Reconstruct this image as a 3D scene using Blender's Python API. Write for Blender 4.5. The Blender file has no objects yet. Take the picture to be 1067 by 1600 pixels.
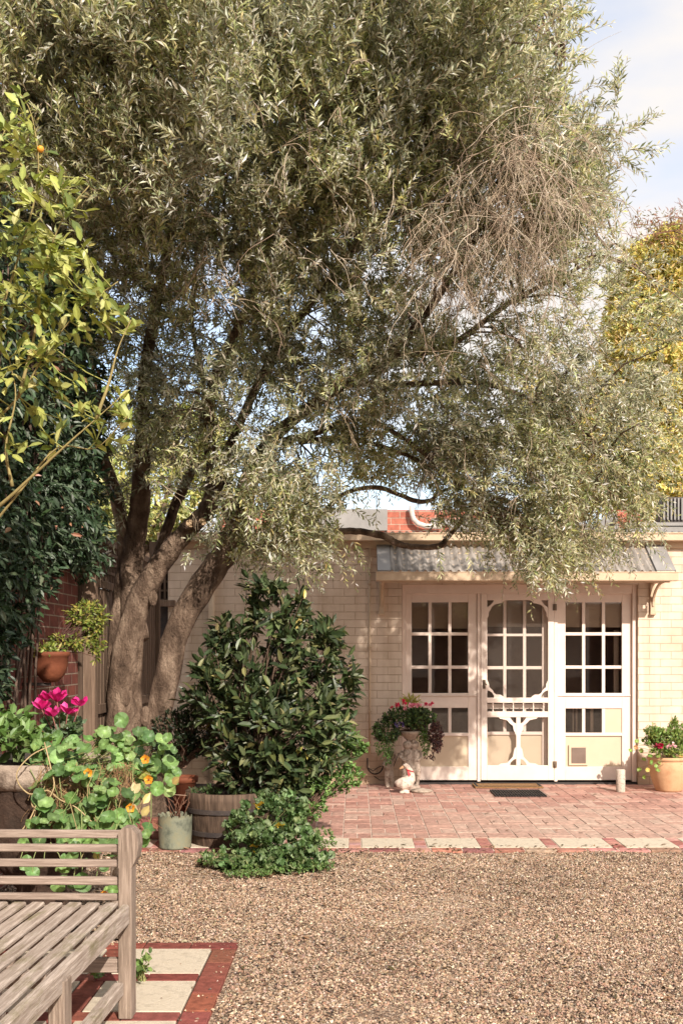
import bpy, bmesh, math, random
import numpy as np
from mathutils import Vector, Matrix
R = math.radians
random.seed(7); rng = np.random.default_rng(7)
SC = bpy.context.scene; COL = SC.collection

# ------------------------------------------------------------------ camera
F, VX, VY, H = 1680.0, 555.0, 1020.0, 1.45      # focal and principal point of the 1067x1600 photograph
cam = bpy.data.cameras.new('camera'); co = bpy.data.objects.new('camera', cam); COL.objects.link(co)
co.location = (0, 0, H); co.rotation_euler = (R(90), 0, 0)
cam.sensor_fit = 'VERTICAL'; cam.sensor_height = 36; cam.lens = F/1600*36
cam.shift_x = -(VX-533.5)/1600; cam.shift_y = (VY-800)/1600
cam.clip_start = .05; cam.clip_end = 600
SC.camera = co

# ------------------------------------------------------------------ light
SUN_EL, SUN_AZ = 33, 22          # elevation; degrees to the right of straight behind the camera
SC.view_settings.view_transform = 'Standard'; SC.view_settings.look = 'None'
SC.view_settings.gamma = 1; SC.view_settings.use_curve_mapping = False
SC.view_settings.exposure = 1.15
sl = bpy.data.lights.new('sun', 'SUN'); sl.energy = 3.0; sl.angle = R(.6); sl.color = (1, .90, .80)
so = bpy.data.objects.new('sun', sl); COL.objects.link(so)
sd = Vector((math.sin(R(SUN_AZ))*math.cos(R(SUN_EL)), -math.cos(R(SUN_AZ))*math.cos(R(SUN_EL)), math.sin(R(SUN_EL))))
so.rotation_euler = sd.to_track_quat('Z', 'Y').to_euler(); so.location = sd*20
w = bpy.data.worlds.new('World'); SC.world = w; w.use_nodes = True
nt = w.node_tree; nt.nodes.clear()
wo = nt.nodes.new('ShaderNodeOutputWorld'); sky = nt.nodes.new('ShaderNodeTexSky'); sky.sky_type = 'NISHITA'
sky.sun_disc = False; sky.sun_elevation = R(SUN_EL); sky.sun_rotation = math.atan2(sd.x, sd.y); sky.dust_density = 2.5
b1 = nt.nodes.new('ShaderNodeBackground'); b1.inputs[1].default_value = .15
b2 = nt.nodes.new('ShaderNodeBackground'); b2.inputs[0].default_value = (1, .95, .91, 1); b2.inputs[1].default_value = .46
tc = nt.nodes.new('ShaderNodeTexCoord'); mp = nt.nodes.new('ShaderNodeMapping'); mp.inputs['Scale'].default_value = (1.6, 1.6, 4.2)
mp.inputs['Location'].default_value = (.35, 0, .55)
nz = nt.nodes.new('ShaderNodeTexNoise'); nz.inputs['Scale'].default_value = 1.7; nz.inputs['Detail'].default_value = 6; nz.inputs['Roughness'].default_value = .5
cr = nt.nodes.new('ShaderNodeValToRGB'); cr.color_ramp.elements[0].position = .33; cr.color_ramp.elements[1].position = .56
cr.color_ramp.elements[0].color = (.25, .25, .25, 1)
mx = nt.nodes.new('ShaderNodeMixShader')
for a, b in ((tc.outputs['Generated'], mp.inputs[0]), (mp.outputs[0], nz.inputs[0]), (nz.outputs[0], cr.inputs[0]), (cr.outputs[0], mx.inputs[0]),
             (sky.outputs[0], b1.inputs[0]), (b1.outputs[0], mx.inputs[1]), (b2.outputs[0], mx.inputs[2]), (mx.outputs[0], wo.inputs[0])):
    nt.links.new(a, b)

# ------------------------------------------------------------------ helpers
def X(px, d): return (px-VX)/F*d
def Z(py, d): return H-(py-VY)/F*d
def P(px, py, d): return Vector((X(px, d), d, Z(py, d)))

def tag(o, label=None, cat=None, group=None, kind=None):
    if label: o['label'] = label
    if cat: o['category'] = cat
    if group: o['group'] = group
    if kind: o['kind'] = kind
    return o
OFF = {}
def thing(name, loc, label, cat, group=None, rz=0):
    o = bpy.data.objects.new(name, None); COL.objects.link(o); o.location = loc; o.rotation_euler = (0, 0, rz)
    o.empty_display_size = .1; OFF[o.name] = (Vector(loc), rz)
    return tag(o, label, cat, group)
def link(name, me, mat, parent=None, base=None):
    """mesh given in world coordinates; child meshes are moved into their thing's frame"""
    o = bpy.data.objects.new(name, me); COL.objects.link(o)
    if mat: me.materials.append(mat)
    if parent is not None:
        loc, rz = OFF[parent.name]; o.parent = parent
        me.transform(Matrix.Translation(-loc) if not isinstance(loc, tuple) else Matrix.Translation(-Vector(loc)))
        OFF[o.name] = (loc, rz)
    elif base is not None:
        me.transform(Matrix.Translation(-Vector(base))); o.location = base; OFF[o.name] = (Vector(base), 0)
    else: OFF[o.name] = (Vector((0, 0, 0)), 0)
    return o

class MB:
    def __init__(s): s.v = []; s.f = []; s.c = []; s.sm = []
    def add(s, vs, fs, col=None, smooth=False):
        n = len(s.v); s.v += [tuple(p) for p in vs]; s.f += [tuple(i+n for i in f) for f in fs]
        s.c += [col or (1, 1, 1)]*len(vs); s.sm += [smooth]*len(fs); return s
    def box(s, x0, x1, y0, y1, z0, z1, col=None, b=0):
        x0, x1 = min(x0, x1), max(x0, x1); y0, y1 = min(y0, y1), max(y0, y1); z0, z1 = min(z0, z1), max(z0, z1)
        if b <= 0:
            vs = [(x, y, z) for x in (x0, x1) for y in (y0, y1) for z in (z0, z1)]
            return s.add(vs, [(0, 1, 3, 2), (4, 6, 7, 5), (0, 4, 5, 1), (2, 3, 7, 6), (0, 2, 6, 4), (1, 5, 7, 3)], col)
        bm = bmesh.new(); bmesh.ops.create_cube(bm, size=1)
        for v in bm.verts: v.co = ((x0+x1)/2+v.co.x*(x1-x0), (y0+y1)/2+v.co.y*(y1-y0), (z0+z1)/2+v.co.z*(z1-z0))
        b = min(b, .45*min(x1-x0, y1-y0, z1-z0))
        bmesh.ops.bevel(bm, geom=bm.edges[:], offset=b, segments=1, affect='EDGES')
        bm.verts.index_update(); s.add([v.co for v in bm.verts], [[v.index for v in f.verts] for f in bm.faces], col); bm.free(); return s
    def bar(s, p, q, w_, h_, up=(0, 0, 1), col=None, b=.003):
        p, q = Vector(p), Vector(q); d = (q-p); L = d.length; d.normalize(); sd_ = d.cross(Vector(up)).normalized(); u = sd_.cross(d)
        m = MB(); m.box(-w_/2, w_/2, 0, L, -h_/2, h_/2, b=b)
        return s.add([p+sd_*x+d*y+u*z for x, y, z in m.v], m.f, col)
    def tube(s, pts, rad, n=8, col=None, cap=True, smooth=True, wob=0):
        pts = [Vector(p) for p in pts]; k = len(pts)
        if not hasattr(rad, '__len__'): rad = [rad]*k
        vs = []; t0 = None; a = None
        for i in range(k):
            t = (pts[min(i+1, k-1)]-pts[max(i-1, 0)])
            if t.length < 1e-9: t = Vector((0, 0, 1))
            t.normalize()
            if a is None:
                a = t.cross(Vector((0, 1, 0)) if abs(t.y) < .9 else Vector((1, 0, 0))).normalized()
            else: a = (a-t*a.dot(t)).normalized()
            b = t.cross(a)
            for j in range(n):
                th = 2*math.pi*j/n; r = rad[i]*(1+wob*(math.sin(3*th+i*.37)*.5+math.sin(2*th-i*.23+1)*.5+random.uniform(-.3, .3)))
                vs.append(pts[i]+(a*math.cos(th)+b*math.sin(th))*r)
        fs = [(i*n+j, i*n+(j+1) % n, (i+1)*n+(j+1) % n, (i+1)*n+j) for i in range(k-1) for j in range(n)]
        if cap: fs += [tuple(reversed(range(n))), tuple(range((k-1)*n, k*n))]
        return s.add(vs, fs, col, smooth)
    def lathe(s, prof, c=(0, 0, 0), n=32, col=None, smooth=True, mod=None, close=False):
        vs = []; k = len(prof)
        for i, (r, z) in enumerate(prof):
            for j in range(n):
                th = 2*math.pi*j/n; rr = r*(mod(th, z, r) if mod else 1)
                vs.append((c[0]+rr*math.cos(th), c[1]+rr*math.sin(th), c[2]+z))
        fs = [(i*n+j, i*n+(j+1) % n, (i+1)*n+(j+1) % n, (i+1)*n+j) for i in range(k-1) for j in range(n)]
        if close: fs += [tuple(reversed(range(n))), tuple(range((k-1)*n, k*n))]
        return s.add(vs, fs, col, smooth)
    def poly(s, pts, y0, y1, col=None):
        """outline in x,z extruded along y"""
        n = len(pts); ar = sum(pts[i][0]*pts[(i+1) % n][1]-pts[(i+1) % n][0]*pts[i][1] for i in range(n))
        if ar < 0: pts = pts[::-1]
        vs = [(x, y0, z) for x, z in pts]+[(x, y1, z) for x, z in pts]
        return s.add(vs, [tuple(range(n)), tuple(reversed(range(n, 2*n)))]+[(i, i+n, (i+1) % n+n, (i+1) % n) for i in range(n)], col)
    def ball(s, c, r, col=None, sub=2, jit=0):
        bm = bmesh.new(); bmesh.ops.create_icosphere(bm, subdivisions=sub, radius=1)
        if not hasattr(r, '__len__'): r = (r, r, r)
        for v in bm.verts: v.co *= 1+random.uniform(-jit, jit)
        bm.verts.index_update(); s.add([(c[0]+v.co.x*r[0], c[1]+v.co.y*r[1], c[2]+v.co.z*r[2]) for v in bm.verts], [[v.index for v in f.verts] for f in bm.faces], col, True); bm.free(); return s
    def build(s, name, mat, parent=None, base=None):
        me = bpy.data.meshes.new(name); me.from_pydata(s.v, [], s.f)
        me.polygons.foreach_set('use_smooth', s.sm)
        at = me.color_attributes.new('Col', 'FLOAT_COLOR', 'POINT')
        at.data.foreach_set('color', np.hstack([np.array(s.c, dtype=np.float32).reshape(-1, 3), np.ones((len(s.v), 1), np.float32)]).ravel())
        me.update(); return link(name, me, mat, parent, base)

def np_mesh(name, V, Fc, C, mat, parent=None, base=None, smooth=False):
    """V (n,3); Fc (m,k) ; C (n,3)"""
    me = bpy.data.meshes.new(name); n, k = len(V), Fc.shape[1]; m = len(Fc)
    me.vertices.add(n); me.vertices.foreach_set('co', V.astype(np.float32).ravel())
    me.loops.add(m*k); me.loops.foreach_set('vertex_index', Fc.astype(np.int32).ravel())
    me.polygons.add(m); me.polygons.foreach_set('loop_start', np.arange(0, m*k, k, dtype=np.int32))
    me.polygons.foreach_set('loop_total', np.full(m, k, dtype=np.int32))
    me.polygons.foreach_set('use_smooth', np.full(m, smooth))
    at = me.color_attributes.new('Col', 'FLOAT_COLOR', 'POINT')
    at.data.foreach_set('color', np.hstack([C, np.ones((n, 1))]).astype(np.float32).ravel())
    me.update(); me.validate(); return link(name, me, mat, parent, base)

def N_(a): return a/np.maximum(np.linalg.norm(a, axis=-1, keepdims=True), 1e-9)
def tmpl(kind):
    if kind == 'lance':
        v = [(0, 0, 0), (.45, -.5, .1), (1, 0, -.02), (.45, .5, .1)]; f = [(0, 1, 2), (0, 2, 3)]; c = [1]*4
    elif kind == 'oval':
        v = [(0, 0, 0), (.3, .44, .05), (.68, .42, .03), (1, 0, -.1), (.68, -.42, .03), (.3, -.44, .05), (.5, 0, -.04)]
        f = [(0, 1, 6), (1, 2, 6), (2, 3, 6), (3, 4, 6), (4, 5, 6), (5, 0, 6)]; c = [1, .92, .92, 1, .92, .92, 1.25]
    elif kind in ('round', 'lobed'):
        n = 14 if kind == 'round' else 25; v = [(.42, 0, -.1)]; c = [1.7 if kind == 'round' else 1.15]
        for ri, rr in enumerate((.45, 1)):
            for j in range(n):
                th = 2*math.pi*j/n; r = .5*rr*(1+(.05*math.cos(5*th+.5) if kind == 'round' else (.11*math.cos(5*th)+.04*math.cos(15*th))*rr))
                v.append((.42+r*math.cos(th), r*math.sin(th), -.03 if ri == 0 else .085*math.cos(3*th+.6)+.03*math.cos(7*th))); c.append(1.04 if ri == 0 else .9)
        f = [(0, 1+j, 1+(j+1) % n) for j in range(n)]
        for j in range(n):
            a, b = 1+j, 1+(j+1) % n; f += [(a, a+n, b+n), (a, b+n, b)]
    elif kind == 'petal':
        v = [(0, 0, 0), (.35, .32, .08), (.8, .5, .1), (1.05, .1, .02), (.8, -.5, .1), (.35, -.32, .08), (.5, 0, -.06)]
        f = [(0, 1, 6), (1, 2, 6), (2, 3, 6), (3, 4, 6), (4, 5, 6), (5, 0, 6)]; c = [.7, .95, 1.1, 1, 1.1, .95, .85]
    return np.array(v, float), np.array(f), np.array(c, float)
def leaf_arrays(pos, d, n, L, W, col, kind='lance'):
    v, f, c = tmpl(kind); pos, d, n = np.asarray(pos), N_(np.asarray(d)), N_(np.asarray(n))
    s = N_(np.cross(n, d)); n = np.cross(d, s); k = len(pos)
    L = np.broadcast_to(L, (k,))[:, None, None]; W = np.broadcast_to(W, (k,))[:, None, None]
    V = pos[:, None]+d[:, None]*v[None, :, 0:1]*L+s[:, None]*v[None, :, 1:2]*W+n[:, None]*v[None, :, 2:3]*L
    C = np.asarray(col)[:, None]*c[None, :, None]
    Fc = f[None]+np.arange(k)[:, None, None]*len(v)
    return V.reshape(-1, 3), Fc.reshape(-1, 3), C.reshape(-1, 3)
def merge(lst):
    V, Fc, C = [], [], []; o = 0
    for a, b, c in lst: V.append(a); Fc.append(b+o); C.append(c); o += len(a)
    return np.vstack(V), np.vstack(Fc), np.vstack(C)
def pick(cols, n, jit=.18, w=None):
    cols = np.array(cols, float); i = rng.choice(len(cols), n, p=w)
    return np.clip(cols[i]*(1+rng.normal(0, jit, (n, 1)))*(1+rng.normal(0, jit*.25, (n, 3))), .002, .95)
def rnd(n): return N_(rng.normal(size=(n, 3)))
def rosettes(Pt, D, k, L, W, cols, spread=.9, kind='oval', droop=0, w=None, jit=.2, nup=.6):
    """k leaves round each twig tip"""
    m = len(Pt); pos = np.repeat(Pt, k, 0)+rng.normal(0, L*.18, (m*k, 3)); ax = np.repeat(N_(D), k, 0)
    d = N_(ax+rnd(m*k)*spread+np.array([0, 0, -droop])); pos = pos-ax*L*rng.uniform(0, .9, (m*k, 1))
    nn = ax+np.array([0, 0, nup])+rnd(m*k)*.45+np.array([.15, -.45, 0])*.6
    s = rng.uniform(.6, 1.15, m*k)
    return leaf_arrays(pos, d, nn, L*s, W*s, pick(cols, m*k, jit, w), kind)
def in_ell(c, r, n, shell=.45):
    u = rnd(n)*(shell+(1-shell)*rng.uniform(0, 1, (n, 1))**.5)
    return np.array(c)+u*np.array(r), N_(u/np.array(r))

# ------------------------------------------------------------------ materials
def M(name):
    m = bpy.data.materials.new(name); m.use_nodes = True; n = m.node_tree
    return m, n, n.nodes['Principled BSDF'], n.nodes['Material Output']
def nd(n, t, **k):
    x = n.nodes.new('ShaderNode'+t)
    for a, b in k.items():
        if a in x.inputs: x.inputs[a].default_value = b
        else: setattr(x, a, b)
    return x
def coords(n, sc=1.0, obj=True, scale=None):
    t = nd(n, 'TexCoord'); mpg = nd(n, 'Mapping'); mpg.inputs['Scale'].default_value = scale or (sc, sc, sc)
    n.links.new(t.outputs['Object'], mpg.inputs[0]); return mpg.outputs[0]
def ramp(n, stops):
    r = nd(n, 'ValToRGB'); e = r.color_ramp.elements
    while len(e) < len(stops): e.new(.5)
    for i, (p_, c) in enumerate(stops): e[i].position = p_; e[i].color = (*c, 1)
    return r
def mixc(n, a, b, fac, mode='MIX'):
    x = nd(n, 'Mix', data_type='RGBA', blend_type=mode)
    for s_, val in ((6, a), (7, b)):
        if hasattr(val, 'links') or hasattr(val, 'is_linked'): n.links.new(val, x.inputs[s_])
        else: x.inputs[s_].default_value = (*val, 1)
    if hasattr(fac, 'is_linked'): n.links.new(fac, x.inputs[0])
    else: x.inputs[0].default_value = fac
    return x.outputs[2]
def bump(n, h, dist, bs, strength=1.0, prev=None):
    b = nd(n, 'Bump'); b.inputs['Distance'].default_value = dist; b.inputs['Strength'].default_value = strength
    n.links.new(h, b.inputs['Height'])
    if prev: n.links.new(prev, b.inputs['Normal'])
    n.links.new(b.outputs[0], bs.inputs['Normal']); return b.outputs[0]
def rough_mat(name, c1, c2, scale=8, rough=.7, bmp=.003, detail=6, spec=.3, attr=False, stretch=None, c3=None):
    m, n, bs, out = M(name); cd = coords(n, 1, scale=stretch or (1, 1, 1))
    z = nd(n, 'TexNoise', Scale=scale, Detail=detail, Roughness=.62); n.links.new(cd, z.inputs[0])
    r = ramp(n, [(.3, c1), (.55, [(a+b)/2 for a, b in zip(c1, c2)]), (.72, c2)] if not c3 else [(.3, c1), (.5, c2), (.7, c3)])
    n.links.new(z.outputs[0], r.inputs[0]); col = r.outputs[0]
    if attr:
        a = nd(n, 'VertexColor', layer_name='Col'); col = mixc(n, col, a.outputs[0], 1.0, 'MULTIPLY')
    n.links.new(col, bs.inputs['Base Color']); bs.inputs['Roughness'].default_value = rough
    bs.inputs['Specular IOR Level'].default_value = spec
    z2 = nd(n, 'TexNoise', Scale=scale*5, Detail=5, Roughness=.7); n.links.new(cd, z2.inputs[0])
    if bmp: bump(n, z2.outputs[0], bmp, bs)
    return m
def leaf_mat(name, rough=.5, trans=.3, spec=.4, tc_=(1.25, 1.2, .6)):
    m, n, bs, out = M(name); a = nd(n, 'VertexColor', layer_name='Col')
    n.links.new(a.outputs[0], bs.inputs['Base Color']); bs.inputs['Roughness'].default_value = rough; bs.inputs['Specular IOR Level'].default_value = spec
    t = nd(n, 'BsdfTranslucent'); n.links.new(mixc(n, a.outputs[0], tc_, 1.0, 'MULTIPLY'), t.inputs[0])
    x = nd(n, 'MixShader'); x.inputs[0].default_value = trans
    n.links.new(bs.outputs[0], x.inputs[1]); n.links.new(t.outputs[0], x.inputs[2]); n.links.new(x.outputs[0], out.inputs[0]); return m

def painted_brick():
    m, n, bs, out = M('painted_brick'); g = nd(n, 'NewGeometry'); s = nd(n, 'SeparateXYZ'); c = nd(n, 'CombineXYZ')
    n.links.new(g.outputs['Position'], s.inputs[0]); n.links.new(s.outputs[0], c.inputs[0]); n.links.new(s.outputs[2], c.inputs[1])
    wob = nd(n, 'TexNoise', Scale=2.5, Detail=3); n.links.new(g.outputs['Position'], wob.inputs[0])
    va = nd(n, 'VectorMath', operation='SCALE'); va.inputs['Scale'].default_value = .006; n.links.new(wob.outputs['Color'], va.inputs[0])
    vb = nd(n, 'VectorMath', operation='ADD'); n.links.new(c.outputs[0], vb.inputs[0]); n.links.new(va.outputs[0], vb.inputs[1])
    b = nd(n, 'TexBrick'); n.links.new(vb.outputs[0], b.inputs[0]); b.inputs['Scale'].default_value = 1
    b.inputs['Brick Width'].default_value = .24; b.inputs['Row Height'].default_value = .0865; b.inputs['Mortar Size'].default_value = .0042
    b.inputs['Mortar Smooth'].default_value = .35; b.inputs['Bias'].default_value = 0
    b.inputs['Color1'].default_value = (.70, .575, .46, 1); b.inputs['Color2'].default_value = (.67, .545, .43, 1); b.inputs['Mortar'].default_value = (.54, .405, .30, 1)
    z = nd(n, 'TexNoise', Scale=2.1, Detail=9, Roughness=.62); n.links.new(g.outputs['Position'], z.inputs[0])
    r = ramp(n, [(.3, (.74, .70, .64)), (.48, (.94, .93, .91)), (.62, (1.03, 1.03, 1.03))]); n.links.new(z.outputs[0], r.inputs[0])
    zf = nd(n, 'Math', operation='MULTIPLY_ADD'); n.links.new(z.outputs[0], zf.inputs[0]); zf.inputs[1].default_value = -.55; n.links.new(s.outputs[2], zf.inputs[2])
    gr = ramp(n, [(.0, (.60, .50, .40)), (.10, (1, 1, 1))]); n.links.new(zf.outputs[0], gr.inputs[0]); c_ = mixc(n, b.outputs[0], r.outputs[0], .85, 'MULTIPLY')
    sc_ = nd(n, 'VectorMath', operation='MULTIPLY'); sc_.inputs[1].default_value = (7, 7, .6); n.links.new(g.outputs['Position'], sc_.inputs[0]); zs = nd(n, 'TexNoise', Scale=1, Detail=6); n.links.new(sc_.outputs[0], zs.inputs[0])
    rs = ramp(n, [(.34, (.78, .72, .65)), (.5, (1, 1, 1))]); n.links.new(zs.outputs[0], rs.inputs[0]); c_ = mixc(n, c_, rs.outputs[0], .55, 'MULTIPLY')
    n.links.new(mixc(n, c_, gr.outputs[0], .8, 'MULTIPLY'), bs.inputs['Base Color']); bs.inputs['Roughness'].default_value = .62; bs.inputs['Specular IOR Level'].default_value = .25
    inv = nd(n, 'Math', operation='SUBTRACT'); inv.inputs[0].default_value = 1; n.links.new(b.outputs['Fac'], inv.inputs[1])
    p1 = bump(n, inv.outputs[0], .0038, bs); z2 = nd(n, 'TexNoise', Scale=60, Detail=5); n.links.new(g.outputs['Position'], z2.inputs[0])
    bump(n, z2.outputs[0], .002, bs, prev=p1); return m
def red_brick(name, axis=1, c1=(.20, .055, .035), c2=(.12, .03, .022), mo=(.30, .22, .16), row=.086):
    m, n, bs, out = M(name); g = nd(n, 'NewGeometry'); s = nd(n, 'SeparateXYZ'); c = nd(n, 'CombineXYZ')
    n.links.new(g.outputs['Position'], s.inputs[0]); n.links.new(s.outputs[axis], c.inputs[0]); n.links.new(s.outputs[2], c.inputs[1])
    b = nd(n, 'TexBrick'); n.links.new(c.outputs[0], b.inputs[0]); b.inputs['Scale'].default_value = 1
    b.inputs['Brick Width'].default_value = .24; b.inputs['Row Height'].default_value = row; b.inputs['Mortar Size'].default_value = .0055; b.inputs['Bias'].default_value = -.1
    b.inputs['Mortar Smooth'].default_value = .2
    b.inputs['Color1'].default_value = (*c1, 1); b.inputs['Color2'].default_value = (*c2, 1); b.inputs['Mortar'].default_value = (*mo, 1)
    z = nd(n, 'TexNoise', Scale=14, Detail=6); n.links.new(g.outputs['Position'], z.inputs[0]); r = ramp(n, [(.3, (.62, .6, .6)), (.65, (1.1, 1.1, 1.1))]); n.links.new(z.outputs[0], r.inputs[0])
    n.links.new(mixc(n, b.outputs[0], r.outputs[0], .9, 'MULTIPLY'), bs.inputs['Base Color']); bs.inputs['Roughness'].default_value = .8
    inv = nd(n, 'Math', operation='SUBTRACT'); inv.inputs[0].default_value = 1; n.links.new(b.outputs['Fac'], inv.inputs[1])
    p1 = bump(n, inv.outputs[0], .008, bs); bump(n, z.outputs[0], .006, bs, prev=p1); return m
def wood_mat(name, c1, c2, grain=(30, 1.6, 30), moss=False, rough=.8):
    m, n, bs, out = M(name); cd = coords(n, 1, scale=grain)
    z = nd(n, 'TexNoise', Scale=1.6, Detail=8, Roughness=.65, Distortion=.3); n.links.new(cd, z.inputs[0])
    r = ramp(n, [(.3, c1), (.5, [(a*.6+b*.4) for a, b in zip(c1, c2)]), (.68, c2)]); n.links.new(z.outputs[0], r.inputs[0]); col = r.outputs[0]
    a = nd(n, 'VertexColor', layer_name='Col'); col = mixc(n, col, a.outputs[0], 1.0, 'MULTIPLY')
    if moss:
        cd2 = coords(n, 1, scale=(9, 4, 9)); z2 = nd(n, 'TexNoise', Scale=1.1, Detail=7, Roughness=.7); n.links.new(cd2, z2.inputs[0])
        rr = ramp(n, [(.50, (0, 0, 0)), (.66, (.8, .8, .8))]); n.links.new(z2.outputs[0], rr.inputs[0]); col = mixc(n, col, (.17, .15, .07), rr.outputs[0])
        z3 = nd(n, 'TexNoise', Scale=5, Detail=7, Roughness=.8); n.links.new(cd2, z3.inputs[0]); r3 = ramp(n, [(.66, (0, 0, 0)), (.7, (.8, .8, .8))]); n.links.new(z3.outputs[0], r3.inputs[0])
        col = mixc(n, col, (.05, .04, .03), r3.outputs[0])
    n.links.new(col, bs.inputs['Base Color']); bs.inputs['Roughness'].default_value = rough; bs.inputs['Specular IOR Level'].default_value = .2
    bump(n, z.outputs[0], .004, bs); return m
def attr_mat(name, rough=.8, spec=.3, nscale=25, amt=.35, bmp=.002):
    m, n, bs, out = M(name); a = nd(n, 'VertexColor', layer_name='Col'); cd = coords(n)
    z = nd(n, 'TexNoise', Scale=nscale, Detail=6, Roughness=.65); n.links.new(cd, z.inputs[0])
    r = ramp(n, [(.3, (1-amt,)*3), (.68, (1+amt*.6,)*3)]); n.links.new(z.outputs[0], r.inputs[0])
    n.links.new(mixc(n, a.outputs[0], r.outputs[0], 1.0, 'MULTIPLY'), bs.inputs['Base Color']); bs.inputs['Roughness'].default_value = rough; bs.inputs['Specular IOR Level'].default_value = spec
    if bmp: bump(n, z.outputs[0], bmp, bs)
    return m

MT = {}
MT['paintbrick'] = painted_brick()
MT['housebrick'] = red_brick('house_brick', 1)
MT['parapet'] = red_brick('parapet_brick', 0, (.42, .13, .08), (.36, .10, .06), (.45, .33, .25))
MT['white'] = rough_mat('warm_white_paint', (.70, .58, .50), (.80, .68, .59), 6, .45, .0006, spec=.35)
MT['cream'] = rough_mat('beige_panel_paint', (.56, .45, .325), (.61, .495, .36), 5, .6, .0008)
MT['trim'] = rough_mat('cream_trim_paint', (.50, .37, .25), (.60, .46, .32), 7, .5, .001)
MT['zinc'] = rough_mat('weathered_corrugated_iron', (.13, .115, .10), (.235, .21, .185), 5, .6, .0015, spec=.3, stretch=(6, 1, 1), c3=(.33, .295, .26))
MT['zinc2'] = rough_mat('pale_galvanised_sheet', (.20, .19, .18), (.30, .285, .27), 3, .45, .0006)
MT['bark'] = rough_mat('olive_bark', (.045, .028, .019), (.19, .13, .092), 8, .9, .06, spec=.15, c3=(.42, .31, .225), stretch=(1, 1, .45))
MT['twig'] = attr_mat('twig_bark', .8, .2, 40, .3, 0)
MT['oliveleaf'] = leaf_mat('olive_leaves', .36, .40, .6, (1.15, 1.13, .85))
MT['leaf'] = leaf_mat('green_leaves', .45, .3, .4)
MT['gloss'] = leaf_mat('glossy_leaves', .42, .12, .38, (1.1, 1.3, .5))
MT['petal'] = leaf_mat('petals', .5, .35, .3, (1.1, .9, 1))
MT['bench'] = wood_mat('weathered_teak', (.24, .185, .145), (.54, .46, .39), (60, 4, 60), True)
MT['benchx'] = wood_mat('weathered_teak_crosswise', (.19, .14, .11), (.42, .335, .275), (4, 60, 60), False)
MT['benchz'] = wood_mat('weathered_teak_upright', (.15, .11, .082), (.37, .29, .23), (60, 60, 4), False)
MT['fence'] = wood_mat('old_fence_timber', (.07, .045, .03), (.20, .14, .10), (20, 20, 1.4))
MT['barrel'] = wood_mat('barrel_oak', (.045, .03, .022), (.17, .115, .08), (26, 26, 1.6))
MT['iron'] = rough_mat('rusty_iron', (.04, .035, .035), (.09, .07, .06), 12, .6, .002)
MT['stone'] = rough_mat('old_garden_stone', (.13, .095, .07), (.42, .34, .27), 9, .9, .012, c3=(.27, .21, .16))
MT['darkstone'] = rough_mat('shaded_dark_stone', (.014, .009, .007), (.07, .043, .03), 7, .9, .012, c3=(.038, .025, .018))  # urn bowl: same stone as the rim, with its shade painted into the colour
MT['palestone'] = rough_mat('pale_cast_stone', (.25, .18, .135), (.66, .55, .46), 22, .85, .006, c3=(.60, .49, .40))
MT['agedstone'] = rough_mat('aged_cast_stone', (.12, .085, .06), (.46, .37, .30), 26, .9, .008, c3=(.36, .285, .225))
MT['terra'] = rough_mat('sunbleached_terracotta', (.46, .25, .13), (.60, .37, .21), 5, .8, .004, c3=(.54, .31, .17))
MT['terra2'] = rough_mat('orange_terracotta', (.13, .038, .018), (.22, .07, .032), 6, .75, .004)
MT['soil'] = rough_mat('soil', (.02, .013, .01), (.06, .04, .028), 40, .95, .02)
MT['paver'] = attr_mat('patio_brick', .85, .2, 22, .42, .004)
MT['slab'] = rough_mat('cream_sandstone_slab', (.38, .325, .245), (.56, .485, .375), 14, .9, .004, c3=(.50, .43, .325))
MT['gravelstone'] = attr_mat('gravel_stones', .8, .3, 60, .2, 0)
MT['black'] = rough_mat('black_rubber', (.012, .011, .011), (.03, .028, .026), 20, .6, .001)
MT['coir'] = rough_mat('coir_mat', (.20, .10, .04), (.42, .25, .11), 60, .95, .01)
MT['agg'] = rough_mat('pebble_aggregate', (.22, .17, .13), (.62, .54, .45), 55, .85, .006, c3=(.45, .36, .28))
MT['brass'] = rough_mat('tarnished_brass', (.10, .07, .045), (.22, .16, .11), 30, .4, .001)
MT['pvc'] = rough_mat('pale_pipe', (.5, .43, .38), (.62, .55, .5), 8, .5, .001)
MT['dark'] = rough_mat('dark_interior', (.24, .155, .12), (.46, .33, .26), 3, .9, 0)
MT['blind'] = rough_mat('blind_fabric', (.68, .52, .42), (.75, .59, .48), 30, .9, .001)
MT['cut'] = rough_mat('pale_cut_wood', (.40, .27, .16), (.55, .40, .25), 20, .8, .002)
MT['bucket'] = rough_mat('mossy_galvanised_bucket', (.045, .055, .045), (.20, .21, .15), 9, .7, .003, c3=(.24, .22, .13))
MT['fruit'] = rough_mat('orange_peel', (.72, .28, .03), (.8, .36, .05), 30, .45, .002)
MT['red'] = rough_mat('red_ribbon', (.5, .02, .03), (.6, .04, .05), 20, .5, 0)
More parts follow.
